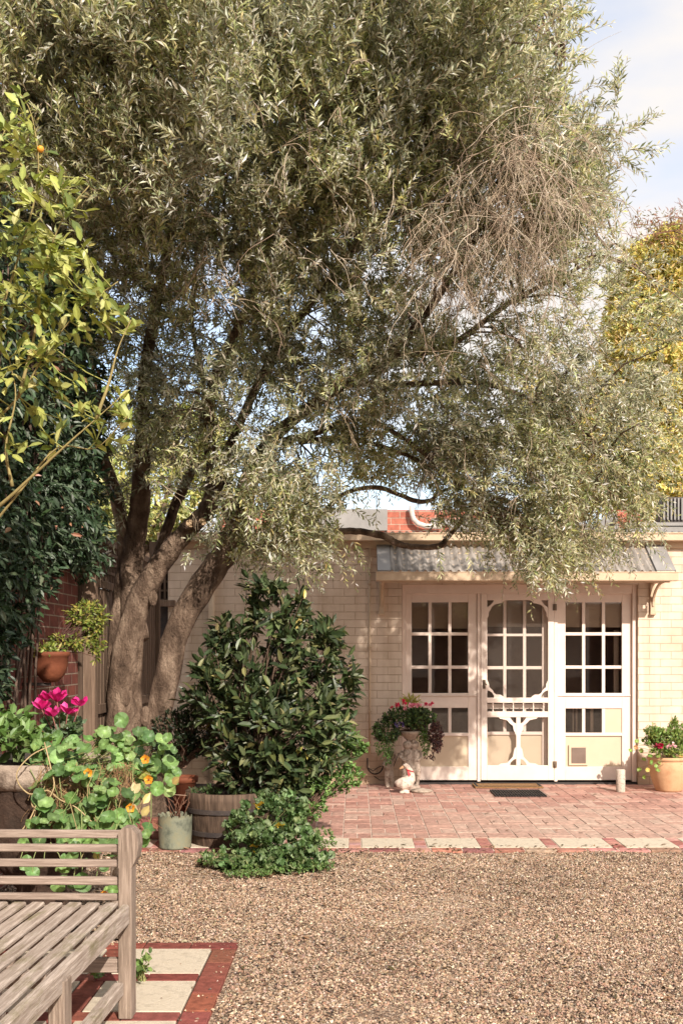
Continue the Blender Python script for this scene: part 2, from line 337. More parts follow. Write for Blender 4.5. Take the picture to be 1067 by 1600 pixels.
def ground_mat():
    m, n, bs, out = M('gravel'); g = nd(n, 'NewGeometry')
    v = nd(n, 'TexVoronoi', Scale=85.0); n.links.new(g.outputs['Position'], v.inputs[0])
    s = nd(n, 'SeparateColor'); n.links.new(v.outputs['Color'], s.inputs[0])
    r = ramp(n, [(.0, (.10, .065, .045)), (.25, (.24, .155, .10)), (.6, (.42, .30, .20)), (.95, (.62, .50, .38))]); n.links.new(s.outputs[0], r.inputs[0])
    z = nd(n, 'TexNoise', Scale=1.3, Detail=5); n.links.new(g.outputs['Position'], z.inputs[0]); rr = ramp(n, [(.35, (.62, .58, .55)), (.6, (1, 1, 1))]); n.links.new(z.outputs[0], rr.inputs[0])
    n.links.new(mixc(n, r.outputs[0], rr.outputs[0], 1, 'MULTIPLY'), bs.inputs['Base Color']); bs.inputs['Roughness'].default_value = .9
    inv = nd(n, 'Math', operation='SUBTRACT'); inv.inputs[0].default_value = 1; n.links.new(v.outputs['Distance'], inv.inputs[1]); bump(n, inv.outputs[0], .01, bs); return m
MT['gravel'] = ground_mat()
def glass_mat():
    m, n, bs, out = M('window_glass'); n.nodes.remove(bs)
    t = nd(n, 'BsdfTransparent'); t.inputs[0].default_value = (.95, .93, .90, 1); gl = nd(n, 'BsdfGlossy'); gl.inputs['Roughness'].default_value = .02
    fr = nd(n, 'Fresnel', IOR=1.75); x = nd(n, 'MixShader')
    n.links.new(fr.outputs[0], x.inputs[0]); n.links.new(t.outputs[0], x.inputs[1]); n.links.new(gl.outputs[0], x.inputs[2]); n.links.new(x.outputs[0], out.inputs[0]); return m
MT['glass'] = glass_mat()
def screen_mat():
    m, n, bs, out = M('fly_screen'); t = nd(n, 'BsdfTransparent'); x = nd(n, 'MixShader'); x.inputs[0].default_value = .09
    bs.inputs['Base Color'].default_value = (.2, .16, .13, 1); bs.inputs['Roughness'].default_value = .6
    n.links.new(t.outputs[0], x.inputs[1]); n.links.new(bs.outputs[0], x.inputs[2]); n.links.new(x.outputs[0], out.inputs[0]); return m
MT['screen'] = screen_mat()
MT['petdoor'] = rough_mat('smoky_plastic', (.17, .125, .10), (.23, .17, .14), 8, .3, 0)

# ------------------------------------------------------------------ ground, gravel, paving
WY = 11.85         # face of the garden studio wall
PATIO_Y0, PATIO_Y1 = 7.89, WY
m = MB(); m.add([(-150, -150, -.02), (150, -150, -.02), (150, 300, -.02), (-150, 300, -.02)], [(0, 1, 2, 3)])
tag(m.build('ground', MT['gravel']), kind='structure')

def gravel():
    n = 215000; y = 3.9+4.05*rng.uniform(0, 1, n)**.9; x = rng.uniform(-.36, .335, n)*y*1.0; x = x+np.sign(x)*0
    keep = ~((x < -.56) & (y < 5.40)) & (y < PATIO_Y0+.03*rng.uniform(-1, .9, n)) & (x > -2.17)
    stray = (rng.uniform(0, 1, n) < .035*np.exp(-np.abs(x+.58)*14)) & (x < -.56) & (x > -1.1) & (y < 5.38) | (rng.uniform(0, 1, n) < .05*np.exp(-(5.4-y)*10)) & (x < -.56) & (x > -1.3) & (y < 5.4)
    keep = keep | stray; zup = np.where(stray, .016, 0)[keep]
    x, y = x[keep], y[keep]; n = len(x)
    # a few stones strayed onto the paving
    r = rng.uniform(.0034, .0072, n)*(1+.6*(rng.uniform(0, 1, n) > .93)); hgt = .007*np.sin(x*2.3+y*1.1)*np.sin(y*1.9-x)+.005*np.sin(x*7.1+y*3)*np.sin(y*8.3-x*2)+.004*np.sin(y*21+x*5)*np.sin(x*17)
    o = np.array([(1, 0, 0), (-1, 0, 0), (0, 1, 0), (0, -1, 0), (0, 0, 1), (0, 0, -1)], float)
    th = rng.uniform(0, 6.28, n); tl = rng.normal(0, .45, n); c, s_ = np.cos(th), np.sin(th); ct, st = np.cos(tl), np.sin(tl)
    S = np.stack([r*rng.uniform(.8, 1.5, n), r*rng.uniform(.7, 1.1, n), r*rng.uniform(.5, .95, n)], 1)
    V = o[None]*S[:, None]+rng.normal(0, .0012, (n, 6, 3))
    y1 = V[..., 1]*ct[:, None]-V[..., 2]*st[:, None]; z1 = V[..., 1]*st[:, None]+V[..., 2]*ct[:, None]
    x2 = V[..., 0]*c[:, None]-y1*s_[:, None]; y2 = V[..., 0]*s_[:, None]+y1*c[:, None]
    V = np.stack([x2+x[:, None], y2+y[:, None], z1+(-.015+np.where(zup > 0, 0, hgt)+rng.uniform(0, .006, n)+zup)[:, None]], 2).reshape(-1, 3)
    f = np.array([(0, 2, 4), (2, 1, 4), (1, 3, 4), (3, 0, 4), (2, 0, 5), (1, 2, 5), (3, 1, 5), (0, 3, 5)])
    Fc = (f[None]+np.arange(n)[:, None, None]*6).reshape(-1, 3)
    C = pick([(.37, .265, .185), (.45, .335, .25), (.27, .18, .125), (.15, .10, .072), (.58, .48, .385), (.06, .045, .038), (.34, .20, .14), (.27, .23, .19)], n, .18, [.22, .18, .17, .14, .12, .07, .06, .04])
    wear = .78+.24*np.clip(.5+.35*np.sin(x*2.1+y*.7+1)*np.sin(y*2.6-x*.8+.4)+.3*np.sin(x*6.3+2*np.sin(y*3))*np.sin(y*7.1+x*2)+rng.normal(0, .25, n), 0, 1)
    C = C*wear[:, None]*np.array([1.03, 1.00, .945])
    tag(np_mesh('gravel', V, Fc, np.repeat(C, 6, 0), MT['gravelstone']), 'loose tan and cream gravel covering the yard in front of the patio', 'gravel', kind='stuff')
gravel()

BR = [(.36, .165, .13), (.43, .215, .17), (.31, .13, .105), (.47, .26, .21), (.44, .31, .25), (.28, .125, .105), (.50, .35, .28)]
def patio():
    m = MB(); m.box(-3.2, 6.5, PATIO_Y0+.01, PATIO_Y1+.0, -.06, -.0032, (.55, .44, .36))
    x00, y00 = -2.2+.05, 8.42; s = .228; g = .0035
    ny = int((PATIO_Y1-y00)/s)+1; nx = int(8.2/s)
    for i in range(nx):
        for j in range(ny):
            bx, by = x00+i*s, y00+j*s
            for k in range(2):
                if (i+j) % 2 == 0: x0, x1, y0, y1 = bx, bx+s, by+k*s/2, by+(k+1)*s/2
                else: x0, x1, y0, y1 = bx+k*s/2, bx+(k+1)*s/2, by, by+s
                if y1 > PATIO_Y1: y1 = PATIO_Y1-.001
                if y1-y0 < .03: continue
                c = [.65*a+.35*b for a, b in zip(random.choice(BR), (.39, .20, .155))]; f = random.uniform(.86, 1.1)
                # the middle of the patio is worn and dusty
                t = .12+.5*math.exp(-((bx-1.8)**2/2.2+(by-8.9)**2/1.2))+random.uniform(0, .12); c = [a*f*(1-t)+b*t for a, b in zip(c, (.50, .37, .29))]
                dz = random.uniform(-.0012, .0035); m.box(x0+g, x1-g, y0+g, y1-g, -.03, dz, c, b=.003)
    # front border: brick on flat between cream slabs, and a nosing of bricks
    for i in range(-5, 10):
        xs = .045+i*.4925
        if i < 9:
            for k in range(4): m.box(xs+.40, xs+.4895, 8.01+k*.0995, 8.01+(k+1)*.0995-.003, -.03, random.uniform(-.001, .002), [a*random.uniform(.9, 1.1) for a in random.choice(BR[:4])], b=.002)
    x = -2.2
    while x < 6:
        m.box(x, x+.226, PATIO_Y0, 8.005, -.04, random.uniform(-.003, .002), [a*random.uniform(.8, 1.1) for a in random.choice(BR[:4])], b=.004); x += .23
    tag(m.build('patio', MT['paver']), kind='structure')
    for i in range(-3, 9):
        xs = .045+i*.4925; q = MB(); q.box(xs+.003, xs+.397, 8.012, 8.402, -.03, .001+random.uniform(0, .002), b=.003)
        if i == 0: first = q.build('patio_slab', MT['slab'], base=(xs, 8.2, 0)); tag(first, kind='structure')
        else: tag(q.build('patio_slab', MT['slab'], base=(xs, 8.2, 0)), kind='structure')
patio()
def pad():
    m = MB(); m.box(-2.17, -.60, 1.5, 5.36, -.06, -.008, (.10, .06, .045))
    RB = [(.235, .072, .052), (.20, .06, .043), (.26, .085, .062), (.19, .058, .042)]
    c = lambda: [a*random.uniform(.85, 1.1) for a in random.choice(RB)]
    y = 5.26
    while y > 2: m.box(-.695, -.582, y-.226, y-.003, -.04, random.uniform(.001, .005), c(), b=.003); y -= .229
    x = -.582
    while x > -2.1: m.box(x-.226, x-.003, 5.263, 5.372, -.04, random.uniform(.001, .005), c(), b=.003); x -= .229
    for r in range(6):
        yy = 4.855-r*.515
        for q in range(6): m.box(-.70-(q+1)*.225, -.70-q*.225-.004, yy-.104, yy-.002, -.04, random.uniform(0, .003), c(), b=.003)
        for q in range(3):
            for k in range(2): m.box(-1.105-.10-q*.51, -1.105-q*.51-.004, yy+k*.203+.002, yy+(k+1)*.203, -.04, random.uniform(0, .003), c(), b=.003)
    tag(m.build('paving', MT['paver']), kind='structure')
    for r in range(6):
        for q in range(3):
            s = MB(); x1 = -.70-q*.51; y0 = 4.855-r*.515; s.box(x1-.402, x1-.003, y0+.002, y0+.405, -.04, .003, b=.003)
            tag(s.build('paving_slab', MT['slab'], base=(x1-.2, y0+.2, 0)), kind='structure')
pad()

# ------------------------------------------------------------------ garden studio
GS = thing('garden_studio', (.6, WY, 0), 'cream painted brick garden studio with white glazed doors under a corrugated iron awning', 'building')
DY = WY+.09       # plane of the joinery face
def bxp(m, x0, x1, y0, y1, d, dep0, dep1, b=0):
    """box given by photo outline at distance d, from depth dep0 to dep1"""
    m.box(X(x0, d), X(x1, d), dep0, dep1, Z(y0, d), Z(y1, d), b=b); return m
FX0, FX1 = X(627, DY), X(993, DY); FZ = Z(914, DY)
m = MB()
m.box(-2.06, FX0, WY, WY+.23, -.05, 2.66); m.box(FX1, 7, WY, WY+.23, -.05, 2.66); m.box(FX0, FX1, WY, WY+.23, FZ, 2.66)
m.box(-2.06, -1.83, WY+.23, WY+4, -.05, 2.66); m.box(6.77, 7, WY+.23, WY+4, -.05, 2.66); m.box(-1.83, 6.77, WY+3.8, WY+4, -.05, 2.66)
m.build('wall', MT['paintbrick'], GS)
m = MB(); m.box(-2.0, 6.8, WY+.24, WY+3.78, -.04, -.005); m.box(-1.8, 6.7, WY+1.0, WY+1.02, 0, 2.6); m.build('interior', MT['dark'], GS)
m = MB(); m.box(-2.1, 7.1, WY-.03, WY-.002, 2.60, 2.72, b=.004); m.box(-2.1, 7.1, WY-.045, WY-.031, 2.66, 2.70, b=.003); m.build('fascia', MT['trim'], GS)
def corrugated(x0, x1, p0, p1, pitch=.076, amp=.009, mb=None, dy=.004):
    m = mb or MB(); n = int((x1-x0)/pitch*8); vs = []; fs = []
    for i in range(n+1):
        x = x0+(x1-x0)*i/n; h = amp*math.sin(2*math.pi*(x-x0)/pitch)
        for (y, z) in (p0, p1): vs.append((x, y, z+h))
    k = len(vs); vs += [(a, b, c-dy) for a, b, c in vs]
    for i in range(n): a = 2*i; fs += [(a, a+1, a+3, a+2), (a+k, a+2+k, a+3+k, a+1+k), (a, a+2, a+2+k, a+k)]
    return m.add(vs, fs, None, True)
corrugated(-2.12, 7.1, (WY-.14, 2.765), (WY+4.1, 3.0)).build('roof', MT['zinc2'], GS)
m = MB(); xs0, xs1 = -2.15, 7.1
for (yy, zz, ww, hh) in ((WY-.15, 2.715, .012, .085), (WY-.155, 2.752, .022, .014), (WY-.09, 2.676, .12, .008)):
    m.box(xs0, xs1, yy-ww/2, yy+ww/2, zz-hh/2, zz+hh/2, b=.003)
m.build('gutter', MT['trim'], GS)
m = MB(); m.tube([(X(332, WY), WY-.06, 2.66), (X(332, WY), WY-.06, 1.0), (X(332, WY), WY-.06, .05)], .035, 12); 
for z_ in (2.3, 1.1): m.box(X(332, WY)-.045, X(332, WY)+.045, WY-.07, WY, z_, z_+.025)
m.build('downpipe', MT['trim'], GS)
m = MB(); xx = X(577.5, WY)
m.tube([(xx, WY-.02, 2.6), (xx, WY-.02, 1.2), (xx, WY-.02, Z(1180, WY)+.02)], .011, 8)
for z_ in (2.2, 1.5, .8): m.box(xx-.02, xx+.02, WY-.035, WY, z_, z_+.015)
m.build('conduit', MT['trim'], GS)
# joinery: outer frame
def bx2(m, x0, x1, y0, y1, a, b_, bev=.003): return bxp(m, x0, x1, y0, y1, DY, DY+a, DY+b_, bev)
m = MB()
bx2(m, 627.5, 634, 914, 1221, -.045, .09); bx2(m, 986, 992.5, 914, 1221, -.045, .09)
bx2(m, 634, 986, 914, 928, -.035, .09); bx2(m, 745, 750, 928, 1221, -.02, .085); bx2(m, 865, 870, 928, 1221, -.02, .085)
m.build('door_frame', MT['white'], GS)
m = MB(); m.box(FX0, FX1, DY-.06, DY+.1, -.01, .012); m.build('threshold', MT['iron'], GS)
rows_u = [(941, 988), (993, 1040), (1045, 1083)]
def glazed(root, x0, x1, cols, top, split, rows, lrow, panel, bottom, y0=0, blank=None):
    """timber frame with glazing bars, lower panes and a flat panel"""
    m = MB(); cx0, cx1 = cols[0][0], cols[-1][1]; T = y0; B = y0+.045
    for a, b in ((x0, cx0), (cx1, x1)): bx2(m, a, b, top, bottom, T, B)
    bx2(m, cx0, cx1, top, rows[0][0], T, B); bx2(m, cx0, cx1, rows[-1][1], lrow[0], T, B); bx2(m, cx0, cx1, lrow[1], panel[0], T, B); bx2(m, cx0, cx1, panel[1], bottom, T, B)
    fr = m.build('window_frame', MT['white'], root)
    m = MB()
    for (a, b), (c, d_) in zip(cols[:-1], cols[1:]):
        bx2(m, b, c, rows[0][0], rows[-1][1], T+.008, T+.033); bx2(m, b, c, lrow[0], lrow[1], T+.008, T+.033)
    for (a, b), (c, d_) in zip(rows[:-1], rows[1:]): bx2(m, cx0, cx1, b, c, T+.011, T+.036)
    m.build('glazing_bar', MT['white'], root)
    if split: m = MB(); bx2(m, x0, x1, split, split+1.6, T-.014, T-.0005, .002); m.build('weather_strip', MT['white'], root)
    m = MB()
    for rw in rows+[lrow]: bx2(m, cx0, cx1, rw[0], rw[1], T+.020, T+.024, 0)
    m.build('pane', MT['glass'], root)
    m = MB(); bx2(m, cx0, cx1, panel[0], panel[1], T+.018, T+.032, 0)
    m.build('panel', MT['cream'], root)
    if blank: m = MB(); bx2(m, blank[0], blank[1], lrow[0], lrow[1], T+.012, T+.018, 0); m.build('blanking_panel', MT['cream'], root)
def part(name, parent, mat=None):
    """an anchoring part that is itself a mesh"""
    return None
# the three bays are parts of the studio; their pieces hang below them
def bay(name, label=None):
    o = bpy.data.objects.new(name, None); COL.objects.link(o); o.parent = GS; OFF[o.name] = OFF[GS.name]; o.empty_display_size = .1
    if label: o['label'] = label
    return o
cL = [(643, 669), (674, 700), (705, 731)]; cR = [(883, 909), (914, 940), (945, 971)]; cM = [(762, 787), (792, 818), (823, 848)]
bl = bay('side_window', 'left glazed side panel with three panes above its beige board'); glazed(bl, 634.3, 744.8, cL, 928, 1086, rows_u, (1106, 1145), (1150, 1198), 1219)
br = bay('side_window', 'right glazed side panel with the cat flap in its beige board'); glazed(br, 870.2, 985.8, cR, 928, 1086, rows_u, (1107, 1145), (1150, 1198), 1219, blank=(944, 971))
bm_ = bay('inner_door'); glazed(bm_, 750.2, 864.8, cM, 928, None, [(935, 990), (994, 1041), (1046, 1100)], (1108, 1144), (1149, 1206), 1218, y0=.06)
m = MB(); bx2(m, 888, 918, 1164, 1196, -.004, .014, .003); m.build('cat_flap_frame', MT['cream'], br)
m = MB(); bx2(m, 892, 914.5, 1168, 1192.5, -.009, -.0045, .002); m.build('cat_flap', MT['petdoor'], br)
m = MB(); bx2(m, 642, 732, 930, 982, .062, .066, 0); m.build('blind', MT['blind'], bl)
m = MB(); bx2(m, 882, 972, 930, 980, .062, .066, 0); m.build('blind', MT['blind'], br)
m = MB(); bx2(m, 756, 852, 930, 979, .115, .12, 0); m.build('blind', MT['blind'], bm_)
# curtain strips glimpsed in the right bay
m = MB()
for x0, x1 in ((963, 971), (898, 900), (903, 906), (926, 931)): bx2(m, x0, x1, 984 if x0 > 950 else 1107, 1100 if x0 > 950 else 1145, .14, .15, .004)
m.build('curtain', MT['blind'], br)
# things inside, seen dimly
# screen door with fretwork
SD = bay('screen_door', 'white screen door with scalloped fretwork and a row of spindles')
qx = lambda v: 740+v*.1936; qy = lambda v: 910+v*.1936
m = MB(); T0, T1 = -.03, -.002
bx2(m, 750.6, 760.2, 928, 1218.5, T0, T1); bx2(m, 855, 864.4, 928, 1218.5, T0, T1)
bx2(m, 760.2, 855, 928, 938, T0, T1); bx2(m, 760.2, 855, 1090, 1098, T0, T1); bx2(m, 760.2, 855, 1111.5, 1120.5, T0, T1); bx2(m, 760.2, 855, 1195.5, 1218.5, T0, T1)
m.build('door_leaf_frame', MT['white'], SD)
m = MB()
shapes = [[(98, 300), (108, 285), (118, 270), (118, 240), (133, 222), (140, 200), (165, 180), (195, 172), (222, 168), (235, 152), (265, 140), (160, 140), (152, 160), (130, 185), (98, 205)],
          [(98, 775), (112, 800), (120, 820), (122, 845), (150, 870), (160, 892), (180, 905), (212, 905), (235, 920), (245, 935), (162, 935), (158, 912), (145, 890), (125, 876), (98, 868)],
          [(190, 1082), (210, 1100), (240, 1105), (265, 1112), (285, 1135), (312, 1155), (318, 1190), (328, 1210), (337, 1235), (340, 1140), (318, 1128), (300, 1105), (286, 1082)],
          [(340, 1325), (325, 1340), (318, 1370), (312, 1405), (285, 1435), (265, 1455), (215, 1460), (185, 1482), (282, 1482), (296, 1450), (318, 1428), (340, 1422)]]
for i, sh in enumerate(shapes):
    cx = 350 if i < 2 else 355
    for sgn in (0, 1):
        m = MB(); pts = [(X(qx(2*cx-a if sgn else a), DY), Z(qy(b), DY)) for a, b in sh]; m.poly(pts, DY-.024+.0002*sgn, DY-.009); m.build('fretwork', MT['white'], SD)
m = MB(); bx2(m, qx(338), qx(373), 1120.5, 1195.5, -.027, -.006); m.build('fretwork_post', MT['white'], SD)
for k, v in enumerate((152, 236, 315, 396, 477, 560)):
    m = MB(); c = (X(qx(v), DY), DY-.015, Z(1111.5, DY)); h = Z(1098, DY)-c[2]
    m.lathe([(.008, 0), (.008, h*.15), (.0045, h*.22), (.008, h*.45), (.0095, h*.5), (.008, h*.55), (.0045, h*.78), (.008, h*.85), (.008, h)], c, 10); m.build('spindle', MT['white'], SD)
m = MB(); bx2(m, 760, 855.2, 938, 1195.5, -.004, -.003, 0); m.build('fly_screen', MT['screen'], SD)
m = MB(); m.box(X(753.5, DY), X(757.5, DY), DY-.038, DY-.03, Z(1076, DY), Z(1062, DY), b=.002); m.tube([(X(755.5, DY), DY-.03, Z(1066, DY)), (X(755.5, DY), DY-.07, Z(1067, DY)), (X(759, DY), DY-.075, Z(1070, DY))], .006, 8); m.build('handle', MT['brass'], SD)
for yy in (944, 1189):
    m = MB(); bx2(m, 862, 868.5, yy, yy+10, -.034, -.0305, .001); m.tube([(X(865, DY), DY-.038, Z(yy, DY)), (X(865, DY), DY-.038, Z(yy+10, DY))], .006, 8); m.build('hinge', MT['brass'], SD)
# awning
AD = 11.37; AW = bay('awning', None)
ax0, ax1 = X(590, WY), X(1035, WY); az1, az0 = 2.64, Z(895, AD)
corrugated(ax0+.12, X(1008, WY), (AD, az0+.014), (WY-.006, az1), .088, .019).build('roof_sheet', MT['zinc'], AW)
for a, b in ((ax0-.01, ax0+.125), (X(1006, WY), ax1)):
    m = MB()
    m.add([(a, AD-.005, az0+.026), (b, AD-.005, az0+.026), (b, WY-.004, az1+.018), (a, WY-.004, az1+.018)], [(0, 1, 2, 3)])
    m.add([(a, AD-.005, az0+.02), (b, AD-.005, az0+.02), (b, WY-.004, az1+.012), (a, WY-.004, az1+.012)], [(3, 2, 1, 0)])
    a = ax0-.012 if a < ax0 else ax1; m.add([(a, AD, az0-.01), (a, AD, az0+.026), (a, WY, az1+.018), (a, WY, az1-.02), (a+.004, AD, az0-.01), (a+.004, AD, az0+.026), (a+.004, WY, az1+.018), (a+.004, WY, az1-.02)], [(0, 1, 2, 3), (7, 6, 5, 4), (0, 4, 5, 1), (1, 5, 6, 2)])
    m.build('barge_flashing', MT['zinc2'], AW)
m = MB(); m.box(ax0-.03, X(1057, AD), AD-.055, AD-.045, az0-.085, az0+.004, b=.003); m.box(ax0-.03, X(1057, AD), AD-.06, AD-.04, az0-.004, az0+.008, b=.003); m.box(ax0-.03, X(1057, AD), AD-.05, AD+.03, az0-.088, az0-.082)
for xe in (ax0-.03, X(1057, AD)-.004): m.box(xe, xe+.004, AD-.05, AD+.03, az0-.085, az0)
m.build('awning_gutter', MT['trim'], AW)
m = MB(); m.box(ax0+.03, ax1-.05, AD+.035, AD+.06, az0-.10, az0-.01, b=.003)
for t in (.25, .5, .75, .98):
    yy = AD+.06+(WY-AD-.08)*t; zz = az0+(az1-az0)*(yy-AD)/(WY-AD); m.box(ax0+.03, ax1-.05, yy-.02, yy+.01, zz-.055, zz-.016)
m.build('batten', MT['trim'], AW)
for xb in (X(596, WY-.02), X(1019, WY-.02)):
    m = MB(); m.box(xb-.028, xb+.028, WY-.035, WY-.001, Z(958, WY), az0-.03, b=.004); m.box(xb-.022, xb+.022, AD+.06, WY-.036, az0-.09, az0-.04, b=.003)
    pts = [];
    for i in range(9): t = i/8; a = t*math.pi/2; pts.append((xb, WY-.035-.40*(1-math.cos(a)), Z(950, WY)+.02+(az0-.09-Z(950, WY)-.02)*math.sin(a)))
    m.tube(pts, .017, 6, smooth=False); m.box(xb-.033, xb+.033, WY-.05, WY-.001, Z(961, WY), Z(957, WY), b=.004)
    m.build('bracket', MT['trim'], AW)
# cable loop low on the wall
m = MB(); cx, cz = X(586, WY), Z(1197, WY); pts = []
for i in range(15): a = math.pi*(1.0+i/14); pts.append((cx+.085*math.cos(a), WY-.02, cz+.095*math.sin(a)+.01))
m.tube([(cx-.085, WY-.02, cz+.09)]+pts+[(cx+.085, WY-.02, cz+.04)], .0065, 6)
m.tube([(cx-.08, WY-.02, cz-.02), (cx-.02, WY-.03, cz-.05), (cx+.03, WY-.03, cz-.01), (cx+.07, WY-.02, cz-.0)], .004, 6)
m.tube([(cx-.01, WY-.03, cz-.11), (cx+.05, WY-.03, cz-.15), (cx+.14, WY-.03, cz-.15), (cx+.2, WY-.03, cz+.0), (cx+.26, WY-.03, cz+.15)], .004, 6)
m.build('cable', MT['black'], GS)

# what stands behind the studio roof
NB = thing('brick_building', (2, 14.5, 0), 'red brick parapet with pale metal flashing rising behind the studio roof', 'building')
d = 14.5
m = MB(); m.box(X(345, d), X(790, d), d, d+.25, 0, Z(797, d)); m.box(X(955, d), X(1003, d), d, d+.3, 0, Z(797, d)); m.build('wall', MT['parapet'], NB)
m = MB(); m.box(X(470, d), X(605, d), d-.03, d-.001, Z(829, d), Z(796, d)); m.box(X(672, d), X(760, d), d-.05, d-.001, Z(821, d), Z(812, d), b=.004)
m.box(X(700, d), X(960, d), d-.25, d-.06, Z(833, d), Z(821.5, d), b=.005); m.build('flashing', MT['zinc2'], NB)
m = MB(); m.tube([P(643, 790, d-.1), P(643, 800, d-.1), P(646, 811, d-.1), P(653, 818, d-.1), P(665, 822, d-.1), P(690, 823, d-.1)], .035, 10); m.build('pipe', MT['pvc'], NB)
m = MB(); m.tube([P(935, 838, d-.3), P(940, 822, d-.3), P(950, 812, d-.3), P(962, 808, d-.3)], .07, 10); m.build('vent_pipe', MT['zinc2'], NB)
AC = thing('roof_unit', P(1040, 838, 13.5), 'grey louvred metal box on the studio roof at the right edge', 'roof unit'); d = 13.6
m = MB(); m.box(X(1034, d), X(1110, d), d+.03, d+.3, Z(838, d), Z(776, d))
m.build('casing', MT['iron'], AC); m = MB()
for i in range(14): x = X(1036+i*5.6, d); m.box(x, x+.018, d, d+.03, Z(812, d), Z(778, d))
m.build('louvre', MT['zinc2'], AC); m = MB(); m.box(X(975, d), X(1110, d), d-.05, d-.001, Z(822, d), Z(817, d)); m.box(X(976, d), X(1110, d), d-.03, d, Z(833, d), Z(823, d)); m.build('base_rail', MT['zinc2'], AC)

# ------------------------------------------------------------------ house wall and fence on the left
HX = -2.18
HS = thing('brick_house', (HX, 6, 0), 'dark red brick house wall at the left edge, half hidden by a climbing plant', 'building')
m = MB(); m.box(HX-4, HX, -3, 8.46, -.05, 3.3); m.build('wall', MT['housebrick'], HS)
m = MB(); m.box(HX-.3, HX+.25, -3, 8.5, 3.3, 3.42, b=.01); m.build('eave', MT['fence'], HS)
FE = thing('timber_fence', (-2.1, 10, 0), 'weathered timber paling fence with a lattice top behind the olive trunks', 'fence')
fx = -2.10
m = MB(); y = 8.66
while y < 11.3:
    c = random.uniform(.75, 1.2); m.box(fx-.016, fx, y, y+.092, .04, 1.985+random.uniform(-.004, .004), (c, c, c), b=.002); m.box(fx-.032, fx-.017, y+.05, y+.14, .04, 1.98, (.8, .8, .8)); y += .112
m.build('paling_panel', MT['fence'], FE)
for i, yy in enumerate((8.53, 9.95, 11.3)):
    m = MB(); m.box(fx-.06, fx+.04 if i != 1 else fx-.02, yy, yy+.095, -.05, 2.62, (1.3, 1.3, 1.3) if i == 0 else None, b=.004); m.build('post', MT['fence'], FE)
for z0, z1, ex in ((1.985, 2.05, .012), (2.36, 2.42, .012), (.95, 1.03, .02)):
    m = MB(); m.box(fx-.01, fx+ex, 8.63, 11.3, z0, z1, (1.15, 1.15, 1.15), b=.003); m.build('rail', MT['fence'], FE)
m = MB()
for z_ in (2.13, 2.21, 2.29): m.box(fx-.004, fx+.006, 8.63, 11.3, z_-.012, z_+.012)
y = 8.68
while y < 11.28: m.box(fx-.016, fx-.005, y, y+.022, 2.05, 2.36); y += .062
m.build('lattice', MT['fence'], FE)
m = MB(); m.box(-2.5, -2.068, WY+.05, WY+.1, -.02, Z(945, WY), b=0); m.build('gap_shade_panel', MT['iron'], FE)  # black sheet standing in for the shade inside the open gap
m = MB(); m.box(-2.30, -1.98, WY-.06, WY-.001, Z(948, WY), Z(938, WY), (1.4, 1.4, 1.4), b=.004); m.build('beam', MT['fence'], FE)
m = MB(); m.box(HX, fx-.0, 8.47, 8.53, 2.1, 2.2, (1.3, 1.3, 1.3), b=.003); m.box(HX+.0, fx-.062, 8.52, 8.56, -.02, 2.6, (.9, .9, .9)); m.box(HX-.3, fx-.05, 8.475, 8.505, -.02, 2.6, (.8, .8, .8)); m.build('infill', MT['fence'], FE)
m = MB(); m.box(-2.6, -2.068, WY+.09, WY+.12, 1.9, 2.42, (.3, .3, .3))  # dark sheet behind the slats paints in the darkness beyond them
for k in range(9): m.box(-2.5+k*.055, -2.48+k*.055, WY+.05, WY+.06, 1.98, 2.4)
for k in range(4): m.box(-2.5, -2.068, WY+.062, WY+.07, 2.03+k*.1, 2.05+k*.1)
m.build('end_lattice', MT['fence'], FE)
# brick garden edging behind the pots
m = MB(); bxs = -2.05
for i in range(5):
    for j in range(2): m.box(-2.05+i*.235, -2.05+i*.235+.228, 8.35, 8.46, j*.082, j*.082+.076, [a*random.uniform(.5, .75) for a in BR[0]], b=.004)
tag(m.build('brick_edging', MT['paver'], base=(-1.5, 8.4, 0)), 'low red brick garden edging behind the metal bucket', 'edging')
# planting bed soil under the tree
m = MB(); m.add([(-2.08, 8.46, -.004), (-.95, 8.46, -.004), (-.45, 8.9, -.004), (-.35, WY, -.004), (-2.08, WY, -.004)], [(0, 1, 2, 3, 4)])
o_ = m.build('planting_bed', MT['soil']); o_.location.z = .012; tag(o_, kind='structure')

# the house behind the camera, seen only mirrored in the panes
RH = thing('verandah_house', (3, -7, 0), 'low brick house with white verandah posts facing the studio from behind the viewer', 'building')
m = MB(); m.box(-8, 12, -9.2, -9, 0, 3.0); m.build('wall', red_brick('verandah_brick', 0, (.10, .04, .03), (.07, .025, .02), (.12, .09, .07)), RH)
m = MB(); m.box(-8.4, 12.4, -9.6, -6.6, 2.75, 2.85); m.add([(-8.4, -6.6, 2.85), (12.4, -6.6, 2.85), (12.4, -12, 5.2), (-8.4, -12, 5.2)], [(0, 1, 2, 3)]); m.build('roof', MT['iron'], RH)
for x in (-6, -3, 0, 2.2, 4.4, 6.6, 8.8): m = MB(); m.box(x-.05, x+.05, -6.8, -6.7, 0, 2.75); m.build('post', MT['white'], RH)
for x in (-4, 1.2, 3.4, 6): 
    m = MB(); m.box(x, x+1.1, -8.98, -8.93, .7, 2.2); m.build('window', MT['white'], RH)

